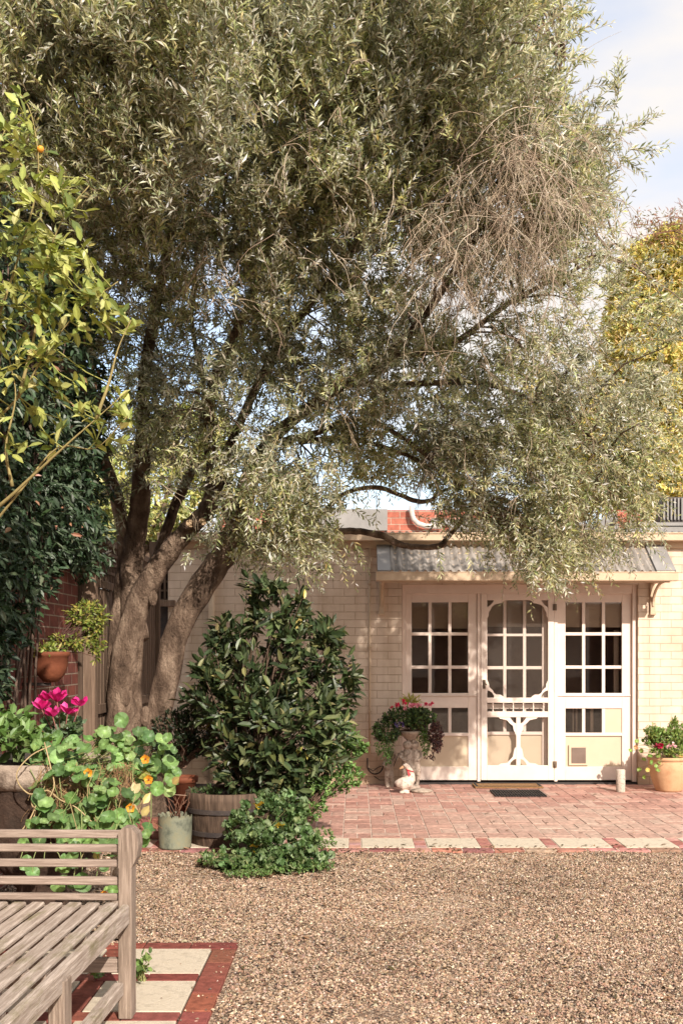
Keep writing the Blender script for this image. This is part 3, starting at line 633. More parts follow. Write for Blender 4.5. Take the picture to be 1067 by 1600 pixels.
# ------------------------------------------------------------------ olive tree
OT = thing('olive_tree', (-1.75, 9.0, 0), 'large grey-green olive tree with several brown trunks leaning over the yard', 'tree')
def spl(pts, k=5):
    """Catmull-Rom through (vector, radius) rows"""
    a = [np.array([*p[0], p[1]]) for p in pts]; a = [2*a[0]-a[1]]+a+[2*a[-1]-a[-2]]; out = []
    for i in range(1, len(a)-2):
        for j in range(k):
            t = j/k; out.append(.5*((2*a[i])+(-a[i-1]+a[i+1])*t+(2*a[i-1]-5*a[i]+4*a[i+1]-a[i+2])*t*t+(-a[i-1]+3*a[i]-3*a[i+1]+a[i+2])*t**3))
    out.append(a[-2]); return [Vector(o[:3]) for o in out], [max(.002, o[3]) for o in out]
LIMBS = []; tb = MB()
def limb(rows, n=12, wob=.11, k=5, keep=True):
    pts, rad = spl([(P(x, y, d), r*(1 if y > 700 else .72)*(.93 if y > 900 else 1)) for x, y, d, r in rows], k)
    pts = [p+Vector((random.uniform(-1, 1), random.uniform(-1, 1), random.uniform(-1, 1)))*rad[i]*.10 for i, p in enumerate(pts)]
    tb.tube(pts, rad, n, wob=wob)
    if keep: LIMBS.extend([(p, r) for p, r in zip(pts, rad)])
limb([(180, 1310, 9.0, .23), (186, 1230, 9.0, .19), (189, 1140, 9.0, .155), (193, 1060, 9.0, .128), (205, 985, 9.0, .112), (228, 920, 8.95, .100), (264, 862, 8.9, .082), (300, 822, 8.85, .074), (328, 790, 8.8, .075), (334, 740, 8.7, .07), (328, 690, 8.6, .062), (334, 600, 8.3, .055), (400, 450, 8.0, .045), (480, 250, 7.5, .035), (560, 50, 7.1, .02)], 18)
limb([(215, 1000, 9.05, .10), (208, 940, 9.1, .105), (206, 890, 9.1, .10), (214, 828, 9.1, .092), (222, 752, 9.0, .08), (222, 676, 8.8, .07), (230, 560, 8.3, .06), (260, 400, 7.9, .05), (300, 200, 7.4, .035), (340, 0, 7.0, .025), (370, -150, 6.8, .015)], 14)
limb([(183, 1120, 9.05, .07), (180, 1040, 9.1, .075), (186, 960, 9.15, .075), (194, 880, 9.15, .06), (192, 820, 9.1, .058), (178, 765, 9.0, .055), (158, 711, 8.9, .05), (120, 600, 8.5, .045), (100, 420, 7.9, .038), (60, 200, 7.2, .03), (20, 0, 6.7, .02)], 12)
limb([(218, 1150, 9.0, .055), (212, 1080, 9.02, .055), (216, 1020, 9.0, .05), (221, 960, 8.98, .03)], 12, keep=False)
limb([(236, 905, 9.1, .05), (253, 853, 9.15, .048), (273, 792, 9.1, .045), (298, 737, 9.0, .042), (314, 676, 8.9, .036), (318, 600, 8.7, .03), (300, 500, 8.3, .022), (310, 380, 8.0, .016)], 10)
limb([(225, 1310, 8.75, .19), (236, 1220, 8.75, .155), (245, 1137, 8.75, .125), (260, 1055, 8.75, .115), (284, 974, 8.8, .112), (328, 900, 8.8, .104), (358, 850, 8.8, .092), (378, 800, 8.8, .09), (392, 745, 8.75, .082), (428, 682, 8.7, .075), (500, 625, 8.6, .06), (600, 560, 8.4, .05), (680, 470, 8.2, .042), (760, 330, 7.9, .034), (830, 200, 7.7, .024), (880, 90, 7.5, .012)], 18)
limb([(368, 825, 8.85, .06), (352, 760, 8.9, .06), (358, 700, 8.8, .055), (385, 640, 8.7, .05), (430, 550, 8.4, .042), (520, 430, 8.0, .034), (620, 300, 7.7, .026), (700, 100, 7.3, .014)], 12)
limb([(440, 690, 8.75, .045), (490, 678, 8.8, .036), (560, 655, 8.8, .03), (620, 678, 8.85, .026), (700, 740, 8.9, .02), (760, 800, 9.0, .012)], 10)
limb([(470, 690, 8.8, .035), (540, 685, 8.9, .028), (620, 705, 9.0, .02), (690, 738, 9.0, .012)], 8)
limb([(540, 600, 8.5, .04), (640, 600, 8.6, .036), (760, 600, 8.8, .03), (880, 650, 8.9, .022), (960, 720, 9.0, .012)], 10)
limb([(600, 560, 8.4, .04), (700, 540, 8.4, .035), (800, 470, 8.4, .028), (900, 420, 8.4, .02), (960, 380, 8.5, .012)], 10)
limb([(350, 868, 8.85, .05), (400, 850, 9.0, .042), (450, 846, 9.2, .036), (500, 833, 9.3, .032), (540, 830, 9.4, .03), (568, 831, 9.4, .028), (600, 838, 9.4, .03), (625, 851, 9.4, .028), (655, 855, 9.4, .026), (686, 853, 9.4, .028), (700, 838, 9.4, .022), (722, 812, 9.35, .02), (742, 780, 9.3, .016), (760, 730, 9.2, .01)], 10, wob=.1)
limb([(420, 830, 9.0, .03), (470, 822, 9.2, .026), (510, 795, 9.2, .022), (532, 775, 9.2, .02), (560, 764, 9.2, .018), (592, 762, 9.2, .02), (622, 772, 9.2, .018), (650, 783, 9.2, .022), (672, 782, 9.2, .018), (690, 768, 9.2, .014), (730, 752, 9.2, .01)], 8, wob=.1)
limb([(60, 200, 7.2, .03), (130, 250, 7.0, .03), (165, 200, 6.9, .02), (200, 120, 6.6, .012)], 8)
for (x, y, d0, r_) in ((228, 1120, 8.63, .05), (268, 1025, 8.66, .035), (205, 1010, 8.9, .05), (300, 945, 8.70, .03), (196, 1090, 8.85, .045), (240, 935, 8.86, .04), (180, 1150, 8.85, .06), (330, 905, 8.72, .025), (250, 1150, 8.65, .05)):
    tb.ball(P(x, y, d0+.03), (r_*.9, r_*.55, r_*1.7), sub=3, jit=.05)
tb.build('trunk', MT['bark'], OT)
for (x, y, d0, r, dr) in ((297, 818, 8.70, .036, (.55, -.8, .25)), (317, 815, 8.66, .034, (.7, -.7, .2)), (164, 690, 8.86, .05, (-.1, -.3, 1))):
    p = P(x, y, d0); v = Vector(dr).normalized(); m = MB(); m.tube([p-v*.12, p], [r*1.1, r], 12, (.2, .14, .1)); stub = m.build('pruned_stub', MT['bark'], OT); tb2 = MB()
    tb2.tube([p, p+v*.004], [r*.93, r*.9], 14, smooth=False); tb2.build('cut_face', MT['cut'], stub)

GRID = """
444444444420
666666666640
9999999999 1
999999999950
9999999999 6
999989997 870
66877 8553 463
468888756663
126655337964
001446 1178620""".split('\n')
GRID = ["444444444420", "777777777740", "999999999910", "999999999960", "999999999980", "999989986760", "668878853421", "355657756421", "023432338932", "001113118832", "000011002910"]
LP = np.array([list(p) for p, r in LIMBS]); 
def olive():
    cl = []
    for j, row in enumerate(GRID):
        for i, ch in enumerate(row):
            for _ in range(int(round(int(ch)*1.52))):
                px = -100+100*i+rng.uniform(0, 100); py = -200+100*j+rng.uniform(0, 100)
                if j == 10: py = 800+rng.uniform(0, 75) if i == 9 else 800+rng.uniform(0, 40)
                if 320 < px < 380 and 380 < py < 480 and rng.uniform() < .7: continue
                if 640 < px < 830 and 420 < py < 540 and rng.uniform() < .6: continue
                if 500 < px < 695 and 690 < py < 800: continue
                if 540 < px < 690 and 640 < py < 700 and rng.uniform() < .5: continue
                if py < 130 and px > 845: continue
                if px > 925 and py < 400: continue
                if px > 1085: continue
                dm = np.interp(py, [-200, 0, 400, 800], [6.7, 7.0, 7.9, 9.1]); sp = np.interp(py, [0, 400, 800], [1.0, .95, .5])
                if px < 350 and py < 300: dm -= .7
                cl.append((px, py, dm+rng.uniform(-sp, sp)*.85))
    # small sprays that hang in front of the trunks and the wall
    for (x, y, d, k) in ((400, 690, 8.3, 2), (430, 740, 8.3, 3), (400, 780, 8.3, 2), (460, 800, 8.6, 4), (430, 825, 8.5, 3), (495, 845, 9.0, 3), (400, 850, 8.6, 3), (480, 740, 8.5, 3), (250, 640, 8.2, 4), (290, 700, 8.4, 2), (500, 800, 8.9, 2), (870, 860, 9.6, 5), (830, 840, 9.6, 4), (910, 860, 9.6, 3), (600, 715, 9.0, 3), (560, 715, 9.0, 2), (540, 680, 8.8, 3), (650, 690, 8.9, 4), (700, 715, 9.0, 4), (500, 650, 8.6, 3), (590, 640, 8.7, 3), (985, 640, 9.0, 3), (1010, 720, 9.0, 3), (1030, 600, 8.9, 2)):
        for _ in range(k): cl.append((x+rng.normal(0, 20), y+rng.normal(0, 14), d+rng.normal(0, .2)))
    # twigs
    TB, TD, TL, TT, BR_ = [], [], [], [], MB()
    for (px, py, d) in cl:
        tint = (max(.6, rng.normal(1, .15)), rng.uniform(-.06, .10), rng.uniform(.82, 1.15))
        c = np.array(P(px, py, d)); r = .19
        diff = LP-c; dist = np.linalg.norm(diff, axis=1)+np.where(diff[:, 2] < -.9, 0, 0)+.7*np.maximum(0, -diff[:, 2]) if py > 550 else np.linalg.norm(diff, axis=1)+.5*np.maximum(0, diff[:, 2])
        q = Vector(LP[np.argmin(dist)]); cv = Vector(c); L = (cv-q).length
        if L > .12:
            mid = q.lerp(cv, .5)+Vector((random.uniform(-.12, .12), random.uniform(-.12, .12), .18*L+random.uniform(-.05, .1)))
            pts = []
            for t in (0, .2, .4, .6, .8, 1): pts.append(q*(1-t)**2+mid*2*t*(1-t)+cv*t*t+Vector((random.uniform(-1, 1), random.uniform(-1, 1), random.uniform(-1, 1)))*.02)
            r0 = min(.016, .006+.006*L); BR_.tube(pts, [r0*(1-.72*t) for t in (0, .2, .4, .6, .8, 1)], 5, (.19, .13, .095), cap=False)
        k = int(rng.integers(17, 26)); out = N_(np.array([(px-450)/900, -.35, 0.])+rng.normal(0, .25, 3))
        up = np.interp(py, [0, 350, 600, 850], [.95, .65, .05, -.6])
        if px > 760 and py > 120: up -= .3
        cd = N_(out*.6+np.array([0, 0, up])+rng.normal(0, .18, 3))
        for _ in range(k):
            TB.append(c+rng.normal(0, r*.62, 3)-cd*.1); TD.append(N_(cd+rng.normal(0, .5, 3))); TL.append(rng.uniform(.12, .27)*(1 if py < 650 else 1.25)); TT.append(tint)
    # sprigs standing free of the silhouette
    for (x, y, d, dx, dz, L) in ((962, 130, 7.6, .0, 1, .36), (960, 110, 7.6, -.1, 1, .2), (990, 190, 7.6, .6, .5, .25), (1000, 230, 7.6, .8, .1, .25), (985, 260, 7.7, .9, -.4, .25), (900, 50, 7.2, .9, .3, .28), (890, 90, 7.2, .9, -.1, .25), (870, 10, 7.2, .8, .5, .3), (905, 20, 7.2, 1, .1, .2)):
        for _ in range(3): TB.append(np.array(P(x+rng.normal(0, 3), y+30*dz*.5, d))-np.array([dx, 0, dz])*.1); TD.append(N_(np.array([dx, 0, dz])+rng.normal(0, .12, 3))); TL.append(L); TT.append((1, 0, 1))
    TT = np.array(TT); TB, TD, TL = np.array(TB), N_(np.array(TD)), np.array(TL); T = len(TB)
    nl = 18; t = np.linspace(.04, 1, nl)[None, :, None]; sag = np.stack([np.zeros(len(TB)), np.zeros(len(TB)), np.interp(TB[:, 2], [2.2, 4.0], [-.22, .02])], 1)[:, None, :]
    bend = rng.normal(0, .10, (T, 1, 3))
    path = TB[:, None]+TD[:, None]*t*TL[:, None, None]+(sag+bend)*(t**2)*TL[:, None, None]
    tan = N_(TD[:, None]+2*(sag+bend)*t); a = N_(np.cross(tan, rnd(T)[:, None])); b = np.cross(tan, a)
    ph = (np.arange(nl)//2*1.57)[None, :, None]+rng.uniform(-.4, .4, (T, nl, 1)); sg = np.where(np.arange(nl) % 2 == 0, 1, -1)[None, :, None]
    side = (a*np.cos(ph)+b*np.sin(ph))*sg
    ld = N_(tan*.75+side*.75+rng.normal(0, .14, (T, nl, 3))); nn = tan*.3+np.array([0.25, -.65, .6])+rng.normal(0, .5, (T, nl, 3))
    keep = rng.uniform(0, 1, (T, nl)) > .07
    pos, ld, nn = path[keep], ld[keep], nn[keep]; n = len(pos)
    s = rng.uniform(.7, 1.15, n)*(1-.3*np.broadcast_to(t[..., 0], (T, nl))[keep]**3)
    tw = np.repeat(rng.normal(0, .16, T), nl).reshape(T, nl)[keep]
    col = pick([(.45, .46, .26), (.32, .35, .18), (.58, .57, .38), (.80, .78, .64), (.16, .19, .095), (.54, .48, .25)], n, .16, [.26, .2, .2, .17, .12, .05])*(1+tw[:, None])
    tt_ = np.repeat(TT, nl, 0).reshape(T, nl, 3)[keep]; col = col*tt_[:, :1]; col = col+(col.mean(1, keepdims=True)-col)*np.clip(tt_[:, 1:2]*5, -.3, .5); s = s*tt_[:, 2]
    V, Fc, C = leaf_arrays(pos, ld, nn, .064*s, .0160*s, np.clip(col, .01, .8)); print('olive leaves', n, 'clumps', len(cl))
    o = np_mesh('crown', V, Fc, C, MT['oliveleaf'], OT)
    # twig stems, three-sided
    K = 5; tt = np.linspace(0, 1, K)[None, :, None]; pc = TB[:, None]+TD[:, None]*tt*TL[:, None, None]+(sag+bend)*(tt**2)*TL[:, None, None]
    rr = (.0028*(1-.7*tt)); tn = N_(TD[:, None]+2*(sag+bend)*tt); a = N_(np.cross(tn, np.array([.3, .9, .2]))); b = np.cross(tn, a)
    V = np.stack([pc+rr*(a*math.cos(h)+b*math.sin(h)) for h in (0, 2.09, 4.19)], 2).reshape(-1, 3)
    f = np.array([(i*3+j, i*3+(j+1) % 3, (i+1)*3+(j+1) % 3, (i+1)*3+j) for i in range(K-1) for j in range(3)]); Fc = (f[None]+np.arange(T)[:, None, None]*K*3).reshape(-1, 4)
    np_mesh('twigs', V, Fc, np.repeat(pick([(.26, .20, .13), (.20, .14, .10), (.30, .25, .15)], T, .15), K*3, 0), MT['twig'], OT)
    BR_.build('branches', MT['twig'], OT)
olive()
def dead_twigs():
    m = MB()
    def strand(p, v, L, r0, col, k=9, lev=0):
        pts = [p.copy()]; c = p.copy()
        for i in range(k):
            v = (v+Vector((random.gauss(0, .20), random.gauss(0, .14), -.13+random.gauss(0, .12)))).normalized(); c = c+v*(L/k); pts.append(c.copy())
        m.tube(pts, [max(.0007, r0*(1-.085*i)) for i in range(k+1)], 3, col, cap=False)
        if lev < 2:
            for _ in range(random.randint(1, 3)):
                i = random.randint(1, k-2); u = (pts[i+1]-pts[i]).normalized()+Vector((random.gauss(0, .55), random.gauss(0, .35), random.gauss(-.1, .35)))
                strand(pts[i].copy(), u.normalized(), L*random.uniform(.25, .6), r0*.68, col, 6, lev+1)
    def fan(cx, cy, d, n, sx, sy, length, base, dd=.5):
        for _ in range(n):
            p = P(min(905, cx+random.gauss(0, sx)), cy+random.gauss(0, sy), d+random.uniform(-dd, dd))
            v = Vector((random.gauss(base, .5), random.uniform(-.5, .3), random.uniform(-1, .35))); v.normalize()
            col = random.choice([(.46, .37, .28), (.38, .29, .21), (.56, .47, .36), (.25, .18, .13), (.42, .33, .23)])
            strand(p, v, length*random.uniform(.35, 1.1), random.uniform(.0022, .0040), col)
    fan(810, 230, 6.95, 150, 48, 38, .80, .12); fan(770, 320, 7.0, 110, 55, 45, .65, .05); fan(700, 390, 7.2, 80, 45, 35, .55, 0); fan(850, 330, 7.2, 80, 35, 50, .6, .15)
    fan(745, 450, 7.7, 110, 70, 45, .5, .05); fan(340, 400, 7.6, 50, 30, 40, .4, 0); fan(640, 700, 8.9, 40, 60, 25, .4, .05); fan(560, 560, 8.3, 50, 90, 50, .45, .1); fan(880, 560, 8.6, 60, 50, 60, .5, .1); fan(860, 760, 9.0, 50, 50, 40, .4, 0); fan(330, 640, 8.4, 40, 50, 40, .4, 0); fan(300, 250, 6.6, 40, 150, 120, .4, .2); fan(550, 250, 7.0, 40, 120, 120, .4, .2)
    m.build('dead_twigs', MT['twig'], OT)
dead_twigs()

# ------------------------------------------------------------------ trees beyond
def far_tree(name, label, c, ell, cols, n, L, W, base, k=6, droop=.1, w=None):
    t = thing(name, base, label, 'tree', None); parts = []
    for (cx, cy, d, rx, ry, rd, wgt) in ell:
        s = F/d; Pt, D = in_ell(P(cx, cy, d), (rx/s, rd, ry/s), int(n*wgt), .6); parts.append(rosettes(Pt, D+np.array([0, -.2, .3]), k, L, W, cols, 1.1, 'lance', droop, w, .18))
    V, Fc, C = merge(parts); np_mesh('crown', V, Fc, C, MT['leaf'], t)
    m = MB(); b = Vector(base); top = P(ell[0][0], ell[0][1], ell[0][2]); m.tube([b, b.lerp(top, .35)+Vector((.1, 0, 0)), b.lerp(top, .7), top], [.16, .13, .08, .03], 10, wob=.05)
    for i in range(10):
        e = random.choice(ell); q = P(e[0]+random.uniform(-.6, .6)*e[3], e[1]+random.uniform(-.6, .6)*e[4], e[2]); m.tube([b.lerp(top, random.uniform(.3, .8)), q.lerp(b.lerp(top, .6), .5)+Vector((0, 0, .1)), q], [.05, .035, .012], 6)
    m.build('trunk', MT['bark'], t); return t
YG = [(.76, .64, .20), (.64, .57, .19), (.82, .70, .30), (.42, .42, .15), (.62, .46, .22), (.28, .31, .11)]
far_tree('golden_tree', 'tall golden yellow autumn tree behind the studio at the right', None,
    [(1010, 560, 17, 75, 190, 1.0, 1.0), (1050, 450, 17, 48, 95, .8, .35), (1000, 430, 17.2, 26, 50, .5, .1), (1040, 375, 16.8, 24, 22, .4, .05), (1080, 620, 17.5, 60, 220, 1, .6), (960, 680, 17, 60, 130, .8, .45), (900, 740, 17.5, 45, 80, .8, .25), (1010, 750, 16.8, 70, 70, .8, .4), (850, 640, 18, 40, 60, .6, .08)],
    YG, 3300, .10, .042, (4.7, 17.5, 0), 9)
far_tree('leafy_tree', 'pale green leafy tree glimpsed between the olive trunks beyond the fence', None,
    [(230, 770, 15, 120, 80, .8, 1), (300, 690, 15.5, 70, 60, .7, .5), (170, 800, 13.5, 70, 60, .5, .6)],
    [(.52, .52, .20), (.36, .40, .14), (.60, .56, .27), (.20, .24, .09)], 900, .12, .05, (-2.9, 15, 0), 6)
# reddish spray at the top right
t = thing('bare_branch_tree', P(1110, 1100, 16), 'thin reddish bare-twigged tree showing above the golden tree', 'tree'); m = MB()
root = P(1110, 380, 16)
m.tube([P(1120, 1100, 16), P(1115, 700, 16), root], [.10, .07, .03], 8, (.16, .09, .06))
for (x, y) in ((1040, 338), (1010, 352), (1060, 322), (985, 372), (1066, 345), (1030, 365)):
    q = P(x, y, 15.8); mid = root.lerp(q, .5)+Vector((0, 0, .15)); m.tube([root, mid, q], [.012, .008, .003], 4, (.26, .14, .10))
    for _ in range(9):
        a = mid.lerp(q, random.random()); b = a+Vector((random.uniform(-.25, .1), 0, random.uniform(-.1, .22))); m.tube([a, a.lerp(b, .5)+Vector((0, 0, .02)), b], [.005, .004, .002], 3, (.30, .16, .11))
m.build('trunk', MT['twig'], t)
Pt = np.array([list(P(random.uniform(985, 1090), random.uniform(325, 385), 15.8+random.uniform(-.3, .3))) for _ in range(160)])
V, Fc, C = rosettes(Pt, rnd(160), 3, .09, .02, [(.30, .14, .09), (.24, .2, .1)], 1, 'lance'); np_mesh('leaves', V, Fc, C, MT['leaf'], t)

# ------------------------------------------------------------------ generic plants
def stems(m, base, tips, r=.006, col=(.16, .10, .07), lift=.3, n=5):
    base = Vector(base)
    for q in tips:
        q = Vector(q); mid = base.lerp(q, .55)+Vector((random.uniform(-.05, .05), random.uniform(-.05, .05), lift*(q-base).length*.3)); mid2 = base.lerp(q, .25)+Vector((0, 0, .1*lift))
        m.tube([base+Vector((random.uniform(-.02, .02), random.uniform(-.02, .02), 0)), mid2, mid, q], [r*1.5, r*1.2, r, r*.5], n, col, cap=False)
def bush(name, label, cat, base, ells, cols, n, k, L, W, kind='oval', mat='leaf', spread=.9, up=.4, droop=0, w=None, stemcol=(.16, .10, .07), nst=40, sr=.006, shell=.45, group=None, extra=None, jit=.2):
    t = thing(name, base, label, cat, group); parts = []; tips = []
    for (cx, cy, d, rx, ry, rd, wt) in ells:
        s = F/d; N = max(3, int(n*wt)); Pt, D = in_ell(P(cx, cy, d), (rx/s, rd, ry/s), N, shell); Pt[:, 2] = np.maximum(Pt[:, 2], .02)
        tips += list(Pt[rng.choice(N, min(N, max(2, int(nst*wt))), replace=False)]); parts.append(rosettes(Pt, D+np.array([0, 0, up]), k, L, W, cols, spread, kind, droop, w, jit))
    if extra: parts += extra
    V, Fc, C = merge(parts); np_mesh('foliage', V, Fc, C, MT[mat], t)
    m = MB(); stems(m, base, tips, sr, stemcol); m.build('stems', MT['twig'], t); return t

# big glossy shrub standing in the half barrel
GL = [(.042, .064, .024), (.065, .09, .034), (.027, .044, .017), (.105, .12, .05), (.19, .18, .08), (.08, .09, .03)]
bb = P(385, 1240, 8.25)
bush('shrub', 'tall dark glossy-leaved shrub growing from the half barrel in front of the cream wall', 'shrub', bb,
    [(425, 1030, 8.4, 100, 70, .42, .9), (430, 950, 8.4, 52, 40, .2, .3), (475, 1000, 8.4, 60, 36, .3, .3), (390, 960, 8.4, 14, 40, .08, .09), (465, 950, 8.4, 20, 36, .08, .1), (500, 985, 8.4, 34, 30, .15, .14), (370, 1075, 8.3, 80, 70, .35, .5), (490, 1080, 8.4, 68, 75, .35, .55), (430, 1140, 8.2, 125, 85, .42, 1.6), (350, 990, 8.4, 30, 28, .14, .12), (320, 1090, 8.3, 34, 50, .2, .25), (420, 1205, 8.2, 90, 50, .3, .9),
     (425, 915, 8.4, 50, 16, .12, .05), (345, 1000, 8.4, 18, 40, .1, .08), (540, 1040, 8.4, 22, 40, .12, .10), (325, 1050, 8.3, 22, 30, .12, .08), (520, 1000, 8.4, 22, 26, .1, .06)],
    GL+[(.34, .28, .08)], 92, 9, .115, .044, 'oval', 'gloss', .95, .5, 0, [.28, .22, .224, .14, .05, .08, .006], (.10, .065, .045), 30, .005)
# fine dark bush at its left
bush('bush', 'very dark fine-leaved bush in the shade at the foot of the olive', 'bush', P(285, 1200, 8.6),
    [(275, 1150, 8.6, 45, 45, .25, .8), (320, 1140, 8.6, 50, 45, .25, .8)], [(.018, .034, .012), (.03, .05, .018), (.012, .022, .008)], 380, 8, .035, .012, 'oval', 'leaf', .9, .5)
# lighter green shrub at the right of the barrel
LGc = [(.10, .19, .045), (.15, .26, .07), (.07, .13, .03), (.22, .33, .11)]
bush('shrub', 'bright green small-leaved shrub at the patio side of the dark shrub', 'shrub', P(470, 1290, 8.3),
    [(525, 1155, 8.5, 38, 28, .2, .7), (550, 1165, 8.5, 26, 18, .12, .35), (505, 1205, 8.4, 50, 40, .22, 1), (545, 1215, 8.4, 24, 22, .12, .3), (520, 1125, 8.5, 32, 25, .15, .5), (480, 1250, 8.2, 40, 35, .2, .5)],
    LGc, 190, 8, .036, .021, 'oval', 'leaf', .9, .6, nst=30, sr=.004)
# scented geranium spilling on to the gravel
GE = [(.10, .17, .06), (.15, .23, .09), (.06, .11, .035), (.21, .28, .13)]
e = rosettes(np.array([list(P(x, y, 7.3)) for x, y in ((405, 1255), (400, 1330), (440, 1290), (470, 1340))]), np.array([[0, -.6, .4]]*4), 2, .07, .06, [(.62, .42, .05)], .4, 'lobed')
bush('geranium', 'sprawling pale green geranium spilling from the barrel on to the gravel', 'plant', P(410, 1345, 7.55),
    [(430, 1270, 7.6, 60, 34, .18, .8), (430, 1315, 7.4, 70, 36, .22, 1.1), (370, 1290, 7.6, 22, 22, .12, .2), (460, 1340, 7.25, 60, 20, .2, .7), (395, 1350, 7.2, 50, 12, .15, .35), (340, 1345, 7.3, 28, 15, .12, .12)],
    GE, 120, 5, .050, .050, 'lobed', 'leaf', .7, .9, nst=24, sr=.003, stemcol=(.20, .20, .08), extra=[e])
bush('groundcover', 'low small-leaved green weeds creeping over the gravel below the geranium', 'ground cover', P(430, 1368, 7.1),
    [(440, 1352, 7.15, 85, 10, .16, 1), (500, 1310, 7.7, 26, 22, .15, .4), (330, 1340, 7.3, 22, 14, .1, .25), (385, 1365, 7.0, 40, 6, .1, .3)], [(.13, .22, .06), (.08, .14, .035), (.2, .26, .1)], 210, 7, .022, .013, 'oval', 'leaf', 1, .8, nst=30, sr=.0016, stemcol=(.15, .17, .06))
# climber over the house wall
def climber():
    t = thing('climbing_plant', (-2.1, 7.2, 0), 'dense dark green climber hanging over the brick house wall', 'climber')
    Pt = []
    while len(Pt) < 3300:
        y = random.uniform(5.6, 8.5); z = random.uniform(.9, 4.35); th = (.42 if y < 7.6 else .28)*math.sin(min(1, (z-.7)/1.6)*1.4)
        px = VX-2.0*F/y; lim = 1.05 if y < 6.15 else (1.05+(y-6.15)*1.5 if y < 6.85 else 2.1)
        lim += .12*math.sin(y*9)
        if z < lim: continue
        if z > 3.9+.25*math.sin(y*5): continue
        x = HX+random.uniform(.02, max(.08, th))*(1 if random.random() < .7 else .5)
        if y > 8.4: x -= .0
        Pt.append((x, y, z))
    Pt = np.array(Pt); D = np.array([.6, -.45, .0])+rnd(len(Pt))*.6
    V, Fc, C = rosettes(Pt, D, 7, .075, .027, [(.035, .062, .03), (.055, .085, .045), (.022, .04, .018), (.10, .13, .08), (.03, .05, .02), (.30, .16, .10)], .8, 'oval', .55, [.3, .25, .2, .13, .11, .01])
    np_mesh('foliage', V, Fc, C, MT['gloss'], t); m = MB()
    for i in range(26):
        y = random.uniform(5.6, 6.9); p = Vector((HX+.05, y, random.uniform(0, .3))); pts = [p.copy()]
        for _ in range(8): p = p+Vector((random.uniform(0, .05), random.uniform(-.12, .12), .42)); pts.append(p.copy())
        m.tube(pts, [.012-.001*i_ for i_ in range(9)], 5, (.12, .08, .06))
    m.build('stems', MT['twig'], t)
climber()
# citrus in the foreground
def citrus():
    t = thing('citrus_tree', P(-160, 1500, 4.6), 'young citrus tree with bright yellow-green leaves and small orange fruit at the left', 'tree')
    ST = [[(-170, 1500, 4.7), (-150, 1100, 4.6), (-90, 860, 4.5), (0, 790, 4.4), (50, 745, 4.35), (110, 690, 4.3), (150, 655, 4.3), (200, 610, 4.3)],
          [(-90, 900, 4.5), (-20, 830, 4.45), (30, 770, 4.4), (90, 700, 4.4), (150, 700, 4.4), (200, 650, 4.35)],
          [(-90, 860, 4.6), (-40, 700, 4.6), (30, 620, 4.55), (80, 540, 4.5), (130, 480, 4.45), (185, 440, 4.4)],
          [(-60, 760, 4.7), (-20, 560, 4.6), (30, 400, 4.55), (60, 280, 4.5), (50, 180, 4.5), (20, 130, 4.5)],
          [(30, 620, 4.5), (55, 520, 4.5), (70, 420, 4.45), (100, 340, 4.4), (140, 290, 4.4)],
          [(-90, 860, 4.6), (-60, 620, 4.7), (-50, 400, 4.7), (-10, 250, 4.6), (10, 200, 4.6)],
          [(150, 655, 4.3), (170, 600, 4.3), (185, 545, 4.3), (205, 500, 4.3)], [(20, 760, 4.4), (10, 700, 4.4), (25, 620, 4.4), (15, 560, 4.4)]]
    m = MB(); tips = []; dirs = []
    for i, st in enumerate(ST):
        pts, _ = spl([(P(*s), .01) for s in st], 5); k = len(pts); r0 = .008 if i else .013
        m.tube(pts, [max(.0022, r0*(1-j/k)) for j in range(k)], 6, (.30, .24, .10))
        for j in range(int(k*.3), k):
            if pts[j].z > .9:
                tips.append(pts[j]); dirs.append((pts[min(j+1, k-1)]-pts[j-1]).normalized())
    P2, D2 = [], []
    def region(x0, x1, y0, y1, n):
        for _ in range(n):
            q = P(random.uniform(x0, x1), random.uniform(y0, y1), 4.45+random.uniform(-.25, .3)); j = min(range(len(tips)), key=lambda i: (tips[i]-q).length)
            if (tips[j]-q).length < .5:
                mid = tips[j].lerp(q, .5)+Vector((0, 0, -.02)); m.tube([tips[j], mid, q], [.0032, .0028, .0018], 5, (.33, .33, .10), cap=False); P2.append(list(q)); D2.append(list((q-mid).normalized()+Vector((.2, -.2, .35))))
                P2.append(list(mid)); D2.append(list((q-tips[j]).normalized()))
    region(-80, 55, 170, 400, 26); region(0, 120, 270, 520, 34); region(-40, 100, 420, 600, 26); region(100, 160, 270, 330, 6); region(80, 150, 380, 470, 10)
    region(120, 215, 430, 530, 9); region(170, 225, 490, 530, 3); region(130, 205, 590, 680, 9); region(-40, 120, 560, 700, 13); region(0, 40, 140, 220, 5)
    cols = [(.34, .37, .10), (.25, .30, .08), (.46, .48, .17), (.15, .20, .055), (.56, .53, .22)]
    V, Fc, C = rosettes(np.array(P2), np.array(D2), 4, .070, .032, cols, .85, 'oval', .05, [.3, .27, .2, .18, .05], .12); np_mesh('leaves', V, Fc, C, MT['leaf'], t)
    m.build('stems', MT['twig'], t)
    for (x, y) in ((64, 233), (95, 437)):
        f = MB(); f.ball(P(x, y, 4.4), .014, sub=3); f.build('fruit', MT['fruit'], t)
citrus()

